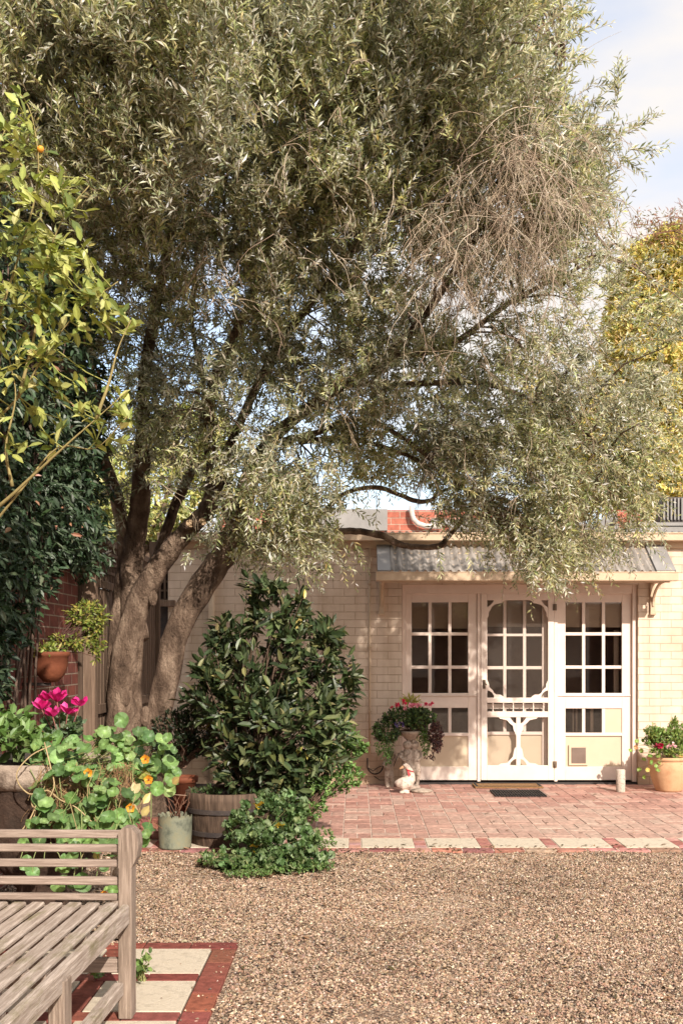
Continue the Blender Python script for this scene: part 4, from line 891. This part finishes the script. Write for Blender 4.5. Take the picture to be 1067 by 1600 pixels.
# ------------------------------------------------------------------ pots and planting by the wall
# wall pot
c = P(80, 1062, 7.05)
t = thing('wall_pot', c, 'rounded orange terracotta pot fixed to the brick house wall', 'pot')
m = MB(); m.lathe([(.0, -.02), (.045, -.015), (.088, .03), (.108, .09), (.112, .15), (.120, .155), (.122, .182), (.108, .184), (.10, .15)], c, 28); m.build('pot', MT['terra2'], t)
m = MB(); m.lathe([(0, .165), (.105, .165)], c, 20); m.build('soil', MT['soil'], t)
m = MB(); m.bar(c+Vector((0, 0, -.03)), Vector((HX, c.y, c.z-.03)), .03, .02); m.build('bracket', MT['iron'], t)
bush('maple', 'small lime green maple growing out of the orange wall pot', 'plant', c+Vector((0, 0, .16)),
    [(137, 965, 7.2, 32, 28, .12, 1), (110, 1003, 7.1, 40, 12, .1, .45), (152, 1000, 7.2, 16, 26, .08, .3), (68, 1015, 7.0, 22, 12, .08, .2), (150, 1025, 7.2, 8, 12, .03, .06)],
    [(.17, .22, .04), (.24, .27, .055), (.11, .15, .03), (.32, .28, .07)], 110, 6, .042, .017, 'oval', 'leaf', 1, .2, .3, nst=22, sr=.0025, stemcol=(.10, .05, .04))

# big stone urn with nasturtiums
uc = Vector((X(70, 5.75), 5.75, 0)); UR = .40; uz = Z(1190, 5.6)
t = thing('stone_urn', uc, 'large old carved stone urn overflowing with nasturtiums behind the bench', 'urn')
fl = lambda th, z, r: 1+.025*math.sin(26*th+z*9) if .25 < z < uz-.14 else 1+(.012*math.sin(34*th) if z > uz-.12 else 0)
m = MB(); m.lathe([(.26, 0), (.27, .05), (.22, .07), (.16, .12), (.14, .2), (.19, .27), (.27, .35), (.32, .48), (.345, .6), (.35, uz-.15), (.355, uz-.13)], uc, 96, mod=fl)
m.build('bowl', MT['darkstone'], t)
m = MB(); m.lathe([(.355, uz-.13), (.40, uz-.10), (.415, uz-.06), (.40, uz-.02), (.41, uz), (.37, uz+.004), (.35, uz-.05)], uc, 96, mod=fl); m.build('rim', MT['stone'], t); m = MB(); m.lathe([(0, uz-.03), (.36, uz-.03)], uc, 30); m.build('soil', MT['soil'], t)
pc2 = P(186, 1212, 5.5); t = thing('carved_pot', pc2, 'small pale carved stone pot peeking between nasturtium leaves', 'pot')
m = MB(); m.lathe([(.0, -.02), (.03, -.02), (.055, .01), (.062, .04), (.055, .07), (.045, .082), (.048, .095), (.035, .097)], pc2, 40, mod=lambda th, z, r: 1+.05*math.sin(9*th+z*80)); m.build('pot', MT['palestone'], t)
m = MB(); m.tube([pc2+Vector((0, 0, -.02)), Vector((pc2.x, pc2.y, 0))], [.03, .05], 10); m.build('pedestal', MT['stone'], t)
def nasturtium():
    t = thing('nasturtium', uc+Vector((0, 0, uz)), 'rambling nasturtium with round green leaves and orange flowers spilling from the stone urn', 'plant')
    pos, nrm, siz, tips = [], [], [], []
    ell = [(150, 1185, 5.45, 75, 45, .2, 78), (110, 1240, 5.3, 60, 55, .14, 60), (165, 1265, 5.25, 50, 50, .12, 60), (225, 1175, 5.5, 45, 35, .15, 42), (240, 1210, 5.45, 40, 35, .12, 24), (90, 1175, 5.5, 40, 30, .15, 24), (190, 1150, 5.6, 40, 22, .15, 22),
           (150, 1350, 5.1, 60, 50, .1, 26), (215, 1300, 5.2, 22, 22, .06, 7), (80, 1285, 5.2, 40, 25, .08, 16), (55, 1300, 5.25, 30, 30, .06, 5), (100, 1350, 5.15, 90, 45, .08, 14)]
    for (cx, cy, d, rx, ry, rd, n) in ell:
        s = F/d; Pt, D = in_ell(P(cx, cy, d), (rx/s, rd, ry/s), n, .5); pos += list(Pt); nrm += list(D)
    ind = [(262, 1152), (272, 1172), (274, 1203), (246, 1232), (268, 1219), (233, 1150), (190, 1125), (82, 1226), (75, 1270), (50, 1290), (265, 1235), (115, 1255), (72, 1290)]
    for x, y in ind: pos.append(np.array(P(x, y, 5.35))); nrm.append(np.array([.1, -.8, .3]))
    pos = np.array(pos); n = len(pos); nn = N_(np.array(nrm)*.35+np.array([.12, -.75, .65])+rnd(n)*.6); d = N_(np.cross(nn, rnd(n))); L = .060*rng.uniform(.55, 1.4, n)
    cols = pick([(.15, .26, .078), (.115, .21, .068), (.22, .34, .12), (.08, .15, .05), (.34, .36, .08)], n, .15, [.35, .26, .23, .15, .01])
    parts = [leaf_arrays(pos-d*L[:, None]*.42, d, nn, L, L*rng.uniform(.88, 1.1, n), cols, 'round')]
    yl = np.array([list(P(x, y, 5.25)) for x, y in ((224, 1256), (222, 1275), (213, 1160+82), (208, 1240), (270, 1225), (213, 1272), (176, 1283), (150, 1345))]); k = len(yl)
    parts.append(leaf_arrays(yl, rnd(k)*.5+np.array([.3, 0, .4]), np.array([[.2, -1, .2]]*k)+rnd(k)*.3, .065, .042, pick([(.60, .47, .20), (.62, .54, .32)], k, .1), 'oval'))
    V, Fc, C = merge(parts); np_mesh('leaves', V, Fc, C, MT['leaf'], t)
    m = MB(); hub = uc+Vector((.1, -.25, uz))
    for i in rng.choice(len(pos), 190, replace=False):
        q = Vector(pos[i]); a = hub+Vector((random.uniform(-.12, .45), random.uniform(-.12, .1), random.uniform(-.03, .02))) if q.z > uz-.1 else Vector((q.x+random.uniform(-.08, .08), q.y+.05, q.z+random.uniform(.05, .18)))
        mid = a.lerp(q, .5)+Vector((random.uniform(-.03, .03), random.uniform(-.02, .02), random.uniform(-.06, .0))); m.tube([a, mid, q], [.0022, .002, .0015], 5, random.choice([(.26, .30, .12), (.32, .25, .12), (.18, .24, .08)]), cap=False)
    for rows in ([(80, 1165, 5.3), (50, 1180, 5.28), (28, 1205, 5.25), (30, 1225, 5.25), (45, 1240, 5.25), (60, 1243, 5.25), (50, 1275, 5.22), (33, 1300, 5.2)], [(60, 1243, 5.25), (75, 1235, 5.25), (95, 1250, 5.22), (120, 1262, 5.2), (150, 1290, 5.2)], [(58, 1243, 5.25), (50, 1255, 5.24), (56, 1268, 5.22), (50, 1285, 5.2)], [(70, 1160, 5.3), (80, 1200, 5.25), (85, 1230, 5.22), (70, 1260, 5.22)]):
        pts, _ = spl([(P(*r_), .003) for r_ in rows], 4); m.tube(pts, .0035, 5, (.42, .32, .17))
    for _ in range(420):  # brown dead strands under the leaves
        p = P(random.uniform(60, 215), random.uniform(1190, 1270), 5.33+random.uniform(-.04, .05)); pts = [p.copy()]; v = Vector((random.gauss(0, .5), random.gauss(0, .2), -1))
        for _k in range(5): v = v+Vector((random.gauss(0, .5), random.gauss(0, .2), random.gauss(-.2, .3))); p = p+v.normalized()*.035; pts.append(p.copy())
        m.tube(pts, .0014, 3, random.choice([(.30, .18, .09), (.22, .12, .06), (.40, .27, .14)]), cap=False)
    m.build('stems', MT['twig'], t)
    for (x, y) in ((139, 1207), (233, 1218), (228, 1186), (164, 1398), (205, 1262)):
        c = np.array(P(x, y, 5.22)); k = 5; a = np.arange(k)*2*math.pi/k+.3; dv = np.stack([np.cos(a), np.full(k, -.45), np.sin(a)], 1)
        V, Fc, C = leaf_arrays(np.repeat(c[None], k, 0), dv, np.array([[0, -1, 0.]]*k), .025, .022, pick([(.85, .34, .03), (.9, .45, .05)], k, .06), 'petal'); np_mesh('flower', V, Fc, C, MT['petal'], t)
        f = MB(); f.ball(c+np.array([0, -.006, 0]), .005, sub=1); f.build('flower_eye', MT['terra2'], t)
nasturtium()
# hosta-like leaves and the cyclamen in the urn
bush('leafy_plant', 'broad-leaved soft green plant at the far left of the stone urn', 'plant', P(30, 1190, 5.6),
    [(25, 1150, 5.6, 50, 26, .15, 1), (-25, 1140, 5.7, 40, 30, .2, .5), (60, 1165, 5.5, 20, 14, .08, .25), (10, 1120, 5.7, 40, 16, .12, .4)], [(.14, .24, .06), (.20, .32, .10), (.10, .17, .045)], 26, 6, .085, .045, 'oval', 'leaf', .8, .6, .2, nst=16, sr=.003, stemcol=(.15, .2, .08))
cy = P(95, 1190, 5.75)
bush('cyclamen', 'cyclamen with five bright magenta blooms in the stone urn', 'flower', cy,
    [(100, 1132, 5.7, 36, 16, .08, 1)], [(.07, .13, .05), (.12, .19, .09), (.18, .24, .14)], 26, 3, .055, .05, 'round', 'leaf', .7, .8, nst=12, sr=.0025, stemcol=(.2, .12, .1))
cyt = bpy.data.objects['cyclamen']; 
for i, (x, y, s_) in enumerate(((66, 1103, 1), (90, 1091, 1.15), (83, 1114, .9), (106, 1110, 1), (126, 1097, .9), (74, 1088, .8))):
    c = np.array(P(x, y, 5.6)); k = 6; a = np.arange(k)*2*math.pi/k; dv = np.stack([np.cos(a)*.7, np.sin(a)*.5-.25, np.full(k, .75)], 1)+rng.normal(0, .16, (k, 3))
    V, Fc, C = leaf_arrays(np.repeat(c[None], k, 0)-np.array([0, 0, .02]), dv, np.stack([np.cos(a), np.sin(a)-.4, np.full(k, .2)], 1), 0.066*s_, .042*s_, pick([(.72, .04, .26), (.80, .08, .36), (.62, .02, .20)], k, .06), 'petal'); np_mesh('flower', V, Fc, C, MT['petal'], cyt)
    m = MB(); m.tube([Vector(c)+Vector((0, 0, -.02)), Vector(c).lerp(cy, .5)+Vector((0, .02, .02)), cy], .0028, 5, (.28, .12, .10)); m.build('flower_stalk', MT['twig'], cyt)

# half barrel
bc = Vector((X(358, 8.25), 8.25, 0)); BRr = .30
t = thing('half_barrel', bc, 'weathered brown oak half barrel holding the dark glossy shrub', 'barrel')
m = MB(); m.lathe([(.27, 0), (.295, .10), (.315, .22), (.325, .34), (.33, .40), (.30, .40), (.295, .33)], bc, 96, mod=lambda th, z, r: 1+.012*(abs(math.sin(12*th))**.25-1)); m.build('staves', MT['barrel'], t)
for z_, r_ in ((.08, .296), (.25, .323)): m = MB(); m.lathe([(r_, z_), (r_+.006, z_), (r_+.011, z_+.035), (r_+.003, z_+.035)], bc, 64, smooth=False); m.build('hoop', MT['iron'], t)
m = MB(); m.lathe([(0, .37), (.31, .365)], bc, 30); m.build('soil', MT['soil'], t)
bush('herb', 'low dark green herb at the left rim of the half barrel', 'plant', P(320, 1250, 8.1), [(322, 1240, 8.1, 28, 12, .08, 1)], [(.05, .09, .03), (.08, .12, .04)], 60, 6, .03, .012, 'oval', 'leaf', .9, .6, nst=14, sr=.002)
# metal bucket
kc = Vector((X(274, 8.02), 8.02, 0)); t = thing('metal_bucket', kc, 'mossy grey metal bucket with a scalloped rim beside the half barrel', 'bucket')
m = MB(); n = 48; m.lathe([(.0, .0), (.118, 0), (.121, .01), (.119, .02), (.124, .12), (.127, .235)], kc, n)
vs = []; 
for j in range(n): th = 2*math.pi*j/n; vs += [(kc.x+.127*math.cos(th), kc.y+.127*math.sin(th), .235), (kc.x+.129*math.cos(th), kc.y+.129*math.sin(th), .235+.018*abs(math.sin(th*8)))]
m.add(vs, [(2*j, (2*j+2) % (2*n), (2*j+3) % (2*n), 2*j+1) for j in range(n)], None, True); m.build('bucket', MT['bucket'], t); m = MB(); m.lathe([(0, .2), (.124, .2)], kc, 20); m.build('soil', MT['soil'], t)
t = thing('dry_plant', kc+Vector((0, 0, .2)), 'dried brown bare-stemmed plant in the metal bucket', 'plant'); m = MB()
for _ in range(16): q = kc+Vector((random.uniform(-.12, .14), random.uniform(-.08, .08), random.uniform(.32, .42))); a = kc+Vector((random.uniform(-.05, .05), random.uniform(-.05, .05), .2)); m.tube([a, a.lerp(q, .5)+Vector((random.uniform(-.03, .03), 0, .03)), q], [.003, .0025, .001], 4, (.22, .11, .07))
m.tube([P(232, 1233, 8), P(262, 1241, 7.95), P(292, 1243, 7.9)], .003, 4, (.3, .2, .14)); m.build('stems', MT['twig'], t)
# terracotta pot behind the barrel
tc2 = Vector((X(288, 8.55), 8.55, 0)); t = thing('terracotta_pot', tc2+Vector((0, 0, .17)), 'dark terracotta pot tucked behind the half barrel', 'pot')
m = MB(); m.lathe([(.0, .17), (.07, .17), (.095, .42), (.11, .425), (.112, .47), (.095, .47), (.09, .40)], tc2, 28); m.build('pot', MT['terra2'], t)
m = MB(); m.box(tc2.x-.14, tc2.x+.14, tc2.y-.04, tc2.y+.14, 0, .168, b=.006); m.build('stand', MT['terra2'], t); m = MB(); m.lathe([(0, .45), (.093, .45)], tc2, 20); m.build('soil', MT['soil'], t)

# cherub pedestal with flower bowl
def remesh(o, v=.006):
    r = o.modifiers.new('fuse', 'REMESH'); r.mode = 'VOXEL'; r.voxel_size = v; r.use_smooth_shade = True; return o
def cherub(m, b, s=1, flip=1):
    b = Vector(b); q = lambda x, y, z: b+Vector((x*flip, y, z))*s
    m.tube([q(-.02, 0, 0), q(-.028, -.01, .06), q(-.024, -.02, .12), q(-.012, 0, .19)], [.016*s, .02*s, .028*s, .036*s], 10)
    m.tube([q(.03, -.02, 0), q(.032, -.03, .06), q(.022, -.03, .12), q(.01, 0, .19)], [.016*s, .02*s, .028*s, .036*s], 10)
    m.tube([q(0, 0, .17), q(0, -.006, .22), q(0, 0, .28), q(0, 0, .31)], [.042*s, .046*s, .044*s, .026*s], 12)
    m.ball(q(.002, -.008, .345), .04*s, sub=2)
    m.tube([q(.04, 0, .29), q(.065, -.01, .33), q(.05, -.01, .39)], [.019*s, .016*s, .012*s], 8); m.tube([q(-.04, 0, .29), q(-.06, -.03, .24), q(-.02, -.045, .21)], [.019*s, .016*s, .012*s], 8)
    m.ball(q(.032, -.02, .005), (.016*s, .028*s, .012*s), sub=1); m.ball(q(-.02, -.01, .005), (.016*s, .028*s, .012*s), sub=1)
ud = 11.45; up = Vector((X(641, ud), ud, 0))
t = thing('cherub_pedestal', up, 'pale stone pedestal of carved cherubs carrying a flower bowl beside the left door panel', 'statue')
m = MB(); m.lathe([(0, 0), (.10, 0), (.105, .03), (.08, .05), (.0, .052)], up, 24); m.tube([up+Vector((0, .03, .04)), up+Vector((0, .02, .30)), up+Vector((0, .01, .52))], [.03, .022, .03], 12)
cherub(m, up+Vector((-.038, -.03, .05)), 1.22, 1); cherub(m, up+Vector((.045, -.01, .05)), 1.22, -1); remesh(m.build('figures', MT['agedstone'], t))
m = MB(); z0 = .50; m.lathe([(.03, z0), (.04, z0+.02), (.075, z0+.05), (.10, z0+.085), (.112, z0+.095), (.112, z0+.12), (.10, z0+.12), (.095, z0+.1)], up, 40, mod=lambda th, z, r: 1+(.03*math.sin(16*th) if z < z0+.09 else 0)); m.build('bowl', MT['stone'], t)
m = MB(); m.lathe([(0, z0+.11), (.098, z0+.11)], up, 20); m.build('soil', MT['soil'], t)
# flowers in the bowl
DG = [(.045, .085, .03), (.075, .13, .04), (.03, .055, .02), (.13, .20, .06)]
fb = up+Vector((0, 0, .62)); ud2 = 11.4
fl_t = bush('flower_arrangement', 'pink flowers with trailing green and burgundy foliage filling the cherub bowl', 'flowers', fb,
    [(636, 1118, ud2, 38, 16, .18, 1), (605, 1140, ud2, 22, 22, .14, .7), (655, 1122, ud2, 28, 18, .14, .5)], DG, 260, 5, .034, .022, 'oval', 'leaf', .9, .5, nst=20, sr=.0025)
def addfol(t, name, ells, cols, n, k, L, W, droop=.4, mat='leaf', kind='oval'):
    parts = []
    for (cx, cy, d, rx, ry, rd, wt) in ells:
        s = F/d; N = int(n*wt); Pt, D = in_ell(P(cx, cy, d), (rx/s, rd, ry/s), N, .4); parts.append(rosettes(Pt, D+np.array([0, -.2, .2-droop]), k, L, W, cols, .9, kind, droop, None, .2))
    V, Fc, C = merge(parts); return np_mesh(name, V, Fc, C, MT[mat], t)
addfol(fl_t, 'trailing_foliage', [(601, 1160, ud2, 17, 28, .08, 1), (606, 1180, ud2, 8, 18, .05, .3), (665, 1160, ud2, 8, 22, .05, .7), (660, 1150, ud2, 10, 14, .05, .4), (588, 1140, ud2, 10, 12, .05, .2)], [(.09, .17, .04), (.13, .22, .05), (.06, .11, .03)], 230, 5, .018, .010, .7)
addfol(fl_t, 'burgundy_foliage', [(680, 1147, ud2, 13, 22, .08, 1), (684, 1165, ud2, 8, 12, .05, .3), (672, 1178, ud2, 12, 12, .04, .10), (592, 1150, ud2, 10, 12, .05, .15)], [(.06, .022, .025), (.09, .035, .03), (.035, .016, .018), (.14, .06, .05)], 260, 5, .022, .013, .4)
addfol(fl_t, 'yellow_fern', [(642, 1096, ud2, 16, 8, .06, 1)], [(.42, .42, .06), (.50, .48, .10)], 26, 7, .07, .009, -.3, 'leaf', 'lance')
addfol(fl_t, 'violet_flowers', [(624, 1132, ud2-.1, 9, 5, .02, 1.2)], [(.22, .17, .42), (.75, .72, .75), (.12, .08, .25)], 22, 4, .022, .02, 0, 'petal', 'petal')
for (x, y, s_, cc) in ((620, 1101, 1.2, (.78, .06, .14)), (631, 1097, 1.4, (.82, .08, .16)), (612, 1105, .8, (.7, .05, .12)), (633, 1108, 1, (.9, .42, .48)), (647, 1103, 1.6, (.92, .40, .50)), (655, 1103, 1.4, (.92, .45, .52)), (641, 1102, 1.2, (.90, .42, .5)), (665, 1101, 1.0, (.80, .10, .2)), (671, 1102, 1.0, (.85, .3, .38)), (675, 1099, .8, (.75, .08, .16)), (632, 1104, .8, (.92, .6, .62))):
    c = np.array(P(x, y, ud2-.13)); k = 12; dv = rnd(k)*.8+np.array([0, -.5, .3]); V, Fc, C = leaf_arrays(np.repeat(c[None], k, 0), dv, rnd(k)+np.array([0, -.6, .4]), .026*s_, .022*s_, pick([cc], k, .12), 'petal'); np_mesh('flower', V, Fc, C, MT['petal'], fl_t)
# smaller cherub figure near the wall
c2 = Vector((X(608, 11.6), 11.6, 0)); t = thing('cherub_figure', c2, 'small weathered stone cherub column standing against the wall left of the pedestal', 'statue')
m = MB(); cherub(m, c2+Vector((0, 0, .0)), 1.0, 1); m.tube([c2+Vector((-.01, .02, .0)), c2+Vector((0, .02, .35))], [.04, .03], 10); m.ball(c2+Vector((0, 0, .36)), (.05, .05, .03)); remesh(m.build('figure', MT['agedstone'], t))
# goose
gc = P(632, 1236, 11.1); gc.z = 0; t = thing('goose_ornament', gc, 'white stone goose ornament with a red ribbon in front of the cherub pedestal', 'ornament')
g = lambda x, y, z: gc+Vector((x, y, z)); m = MB()
m.tube([g(-.10, .02, .11), g(-.07, .01, .105), g(-.02, 0, .095), g(.03, 0, .11), g(.055, 0, .15), g(.06, 0, .19), g(.05, 0, .24), g(.03, 0, .275), g(.01, -.005, .285), g(-.005, -.01, .275)], [.012, .045, .072, .07, .06, .045, .032, .027, .03, .024], 14)
m.ball(g(-.0, 0, .02), (.05, .055, .022)); m.ball(g(-.03, -.03, .012), (.03, .035, .014)); m.ball(g(.02, -.03, .012), (.03, .035, .014)); m.tube([g(-.01, 0, .08), g(0, 0, .02)], [.04, .03], 8); remesh(m.build('body', MT['palestone'], t), .005)
m = MB(); m.tube([g(-.015, -.015, .275), g(-.04, -.02, .262), g(-.055, -.02, .25)], [.016, .011, .006], 8); m.build('beak', MT['terra'], t)
m = MB(); m.tube([g(.052+.036*math.cos(a), .036*math.sin(a), .235-.012*math.cos(a)) for a in [i*math.pi/6 for i in range(13)]], .006, 6, cap=False); m.bar(g(.03, -.036, .235), g(.045, -.05, .18), .003, .012, up=(1, 0, 0)); m.bar(g(.03, -.036, .235), g(.06, -.048, .19), .003, .010, up=(1, 0, 0)); m.build('ribbon', MT['red'], t)
pl = P(658, 1231, 11.2); pl.z = 0; t = MB(); t.lathe([(0, 0), (.10, 0), (.115, .012), (.11, .022), (.0, .045)], pl, 28); tag(t.build('stone_disc', MT['stone'], base=pl), 'flat round grey stone beside the goose ornament', 'stone')
# terracotta pot at the right
rp = Vector((X(1044, 11.3), 11.3, 0)); t = thing('terracotta_pot', rp, 'large pale terracotta pot standing on the patio against the wall at the right edge', 'pot')
m = MB(); m.lathe([(0, 0), (.13, 0), (.14, .02), (.175, .12), (.205, .22), (.212, .28), (.205, .315), (.205, .325), (.218, .33), (.22, .36), (.20, .365), (.19, .33)], rp, 48); m.build('pot', MT['terra'], t); m = MB(); m.lathe([(0, .34), (.195, .34)], rp, 24); m.build('soil', MT['soil'], t)
rt = bush('potted_plant', 'leafy green plant with magenta and pale pink blooms in the terracotta pot at the right', 'plant', rp+Vector((0, 0, .34)),
    [(1040, 1155, 11.25, 34, 18, .16, 1), (1020, 1148, 11.25, 14, 16, .1, .3), (1052, 1138, 11.25, 10, 16, .06, .22), (1065, 1150, 11.25, 14, 20, .12, .35), (1045, 1172, 11.12, 30, 8, .08, .35)],
    [(.17, .27, .06), (.25, .36, .10), (.11, .17, .04), (.28, .30, .08)], 330, 6, .038, .015, 'oval', 'leaf', .9, .9, nst=26, sr=.003)
for (x, y, cc) in ((1033, 1165, (.55, .02, .10)), (1026, 1166, (.42, .03, .08)), (1052, 1164, (.92, .62, .62)), (1045, 1167, (.9, .55, .58))):
    c = np.array(P(x, y, 11.08)); k = 12; dv = rnd(k)+np.array([0, -.4, .2]); V, Fc, C = leaf_arrays(np.repeat(c[None], k, 0), dv, rnd(k)+np.array([0, -.8, .3]), .036, .026, pick([cc], k, .1), 'petal'); np_mesh('flower', V, Fc, C, MT['petal'], rt)
nt_ = thing('nasturtium', rp+Vector((-.18, -.1, .33)), 'sparse nasturtium trailing over the rim of the right terracotta pot', 'plant')
xy = [(1003, 1159), (1018, 1182), (1005, 1184), (1031, 1180), (1016, 1194), (1028, 1192), (1027, 1199), (1002, 1176), (987, 1172), (990, 1166), (1000, 1200), (1005, 1211), (1060, 1185), (1056, 1198), (1064, 1192), (1066, 1180), (1054, 1180), (1024, 1203), (992, 1160), (1012, 1200)]
pos = np.array([list(P(x, y, 11.12 if x > 1010 else 11.3)) for x, y in xy]); n = len(pos); nn = np.array([.1, -.8, .35])+rnd(n)*.4; d = np.cross(nn, rnd(n))
V, Fc, C = leaf_arrays(pos, d, nn, .05, .048, pick([(.22, .34, .08), (.16, .28, .06), (.50, .38, .10), (.55, .28, .14)], n, .1, [.4, .3, .15, .15]), 'round'); np_mesh('leaves', V, Fc, C, MT['leaf'], nt_)
m = MB()
for p in pos: q = rp+Vector((random.uniform(-.15, .15), -.18, .35)); m.tube([q, q.lerp(Vector(p), .5)+Vector((0, 0, .03)), Vector(p)], .002, 4, (.35, .28, .14))
m.build('stems', MT['twig'], nt_)
# pebble post by the frame
bp = P(969, 1238, 11.2); bp.z = 0; m = MB(); m.lathe([(0, 0), (.045, 0), (.047, .005), (.047, .228), (.043, .235), (0, .236)], bp, 28)
tag(m.build('bollard', MT['agg'], base=bp), 'short round pebble-dash post standing in front of the right door panel', 'bollard')
# mats
m = MB(); y0, y1 = 11.45, WY+.0; xa, xb = X(740, 11.6), X(846, 11.6)
for i in range(60):
    for j in range(12):
        pass
m.box(xa, xb, 11.48, 11.80, .003, .02, b=.004); tm = tag(m.build('doormat', MT['coir'], base=(xa, 11.6, 0)), 'brown coir doormat with a black scroll border at the screen door', 'doormat')
b_ = MB()
for k in range(20):
    t_ = k/19; xx_ = xa+.03+(xb-xa-.06)*t_
    for yy_ in (11.505, 11.775): b_.tube([(xx_-.014, yy_-.008, .0215), (xx_, yy_+.012, .0215), (xx_+.014, yy_-.008, .0215)], .0045, 5)
for k in range(7):
    for xx_ in (xa+.025, xb-.025): b_.tube([(xx_-.01, 11.52+k*.036, .0215), (xx_+.012, 11.535+k*.036, .0215)], .0045, 5)
b_.build('scroll_border', MT['black'], tm)
m = MB(); xa, xb = X(768, 11.1), X(840, 11.1)+.03
for i in range(19): x = xa+(xb-xa)*i/18; m.box(x, x+.009, 10.80, 11.28, .003, .018)
for yy_ in (10.83, 10.95, 11.07, 11.19, 11.27): m.box(xa, xb+.009, yy_, yy_+.012, .0035, .0165)
tag(m.build('rubber_mat', MT['black'], base=((xa+xb)/2, 11.05, 0)), 'black slatted rubber mat on the patio in front of the coir doormat', 'doormat')

# ------------------------------------------------------------------ bench
BX, BY = -.905, 4.28
t = thing('garden_bench', (BX, BY, 0), 'weathered grey-brown teak garden bench with slatted seat and side', 'bench', rz=R(-1.8))
BL = 1.75; SW = .56; xb_ = BX-SW          # seat depth in x
def bb_(name, m, mat): return m.build(name, MT[mat], t)
for yy in (BY, BY-BL/2, BY-BL):
    top = .735 if yy != BY-BL/2 else .42; m = MB(); m.box(BX-.028, BX+.025, yy-.04, yy+.04, .003, top, b=.004)
    if top > .5:
        m.tube([(BX-.028, yy, 0), (BX-.028, yy, .0)], .001, 4)
        prof = [(BX+.025, .60), (BX+.045, .64), (BX+.052, .69), (BX+.046, .735), (BX+.02, .758), (BX-.010, .76), (BX-.028, .742), (BX-.028, .60)]
        m.poly(prof, yy-.0395, yy+.0395)
    bb_('leg', m, 'benchz')
for yy in (BY, BY-BL):
    m = MB(); m.bar((xb_+.02, yy, .003), (xb_, yy, .42), .06, .05, up=(0, 1, 0)); m.bar((xb_, yy, .40), (xb_-.10, yy, .98), .055, .05, up=(0, 1, 0)); bb_('leg', m, 'benchz')
for yy in (BY, BY-BL):
    m = MB()
    for z_, h_ in ((.728, .032), (.672, .030), (.612, .030), (.542, .032), (.478, .026)): m.box(xb_-.02-(z_-.45)*.17, BX-.028, yy-.012, yy+.014, z_-h_/2, z_+h_/2, b=.004)
    bb_('arm_slats', m, 'benchx')
    m = MB(); m.box(xb_+.02, BX-.028, yy-.018, yy+.018, .18, .235, b=.003); bb_('stretcher', m, 'benchx')
m = MB(); m.box(xb_+.02, BX-.028, BY-.016, BY+.02, .37, .44, b=.003); bb_('seat_rail', m, 'benchx')
m = MB(); m.bar((BX+.002, BY-.04, .418), (BX+.002, BY-BL+.04, .418), .034, .082, b=.008); bb_('front_rail', m, 'bench')
m = MB(); m.box(BX-.045, BX-.005, BY-BL+.04, BY-.04, .10, .15, b=.004); bb_('long_stretcher', m, 'bench')
for i in range(7):
    m = MB(); x1 = BX-.028-i*.0735; c_ = random.uniform(.9, 1.1); m.box(x1-.0525, x1, BY-BL-.02, BY-.03+random.uniform(-.004, .004), .446, .464, (c_, c_, c_), b=.005)
    ob = bb_('seat_slat', m, 'bench')
for yy in (BY-.45, BY-.9, BY-1.3): m = MB(); m.box(xb_, BX-.03, yy-.025, yy+.025, .40, .4455); bb_('seat_bearer', m, 'benchx')
m = MB()
for z_ in (.55, .65, .75, .85, .93): m.box(xb_-.01-(z_-.45)*.17, xb_+.012-(z_-.45)*.17, BY-BL+.03, BY-.03, z_-.025, z_+.025, b=.004)
bb_('backrest', m, 'bench')
# little weed by the bench foot
bush('seedling', 'small green seedling between the pavers beside the bench leg', 'plant', P(222, 1533, 4.75), [(226, 1500, 4.72, 18, 14, .05, 1), (214, 1520, 4.72, 10, 8, .04, .8)], [(.10, .18, .05), (.16, .25, .07)], 9, 2, .045, .03, 'oval', 'leaf', .8, .8, nst=12, sr=.0016, stemcol=(.3, .3, .12))
bush('seedling', 'round-leaved green seedling under the bench seat', 'plant', P(155, 1530, 4.75), [(155, 1515, 4.72, 14, 8, .05, 1)], [(.14, .24, .07)], 6, 1, .055, .05, 'round', 'leaf', .5, 1.5, nst=6, sr=.0016)

# ------------------------------------------------------------------ fallen leaves
def litter():
    pos, n = [], 0
    for _ in range(420): y = random.uniform(4.3, 7.8); pos.append((random.uniform(-.3, .3)*y, y, .004))
    for _ in range(200): pos.append((random.gauss(-.4, .5), random.uniform(7.75, 7.95), .006))
    for _ in range(170): x = random.uniform(-.3, 3.4); pos.append((x, random.uniform(7.85, 8.1), .008))
    for _ in range(70): pos.append((random.uniform(-.4, 3.4), random.uniform(8.1, 11.6), .006))
    for _ in range(190): pos.append((random.uniform(-1.1, -.1), random.uniform(6.9, 7.6), .004))
    pos = np.array([p for p in pos if not (p[0] < -.56 and p[1] < 5.4)]); n = len(pos); nn = np.array([0, 0, 1.])+rnd(n)*.35; d = np.cross(nn, rnd(n)); s = rng.uniform(.5, 1.2, n)
    V, Fc, C = leaf_arrays(pos, d, nn, .045*s, .013*s, pick([(.06, .04, .03), (.16, .09, .05), (.34, .22, .12), (.10, .08, .04)], n, .2), 'oval')
    tag(np_mesh('leaf_litter', V, Fc, C, MT['leaf']), 'scattered dry fallen leaves on the gravel and brick patio', 'leaf litter', kind='stuff')
litter()
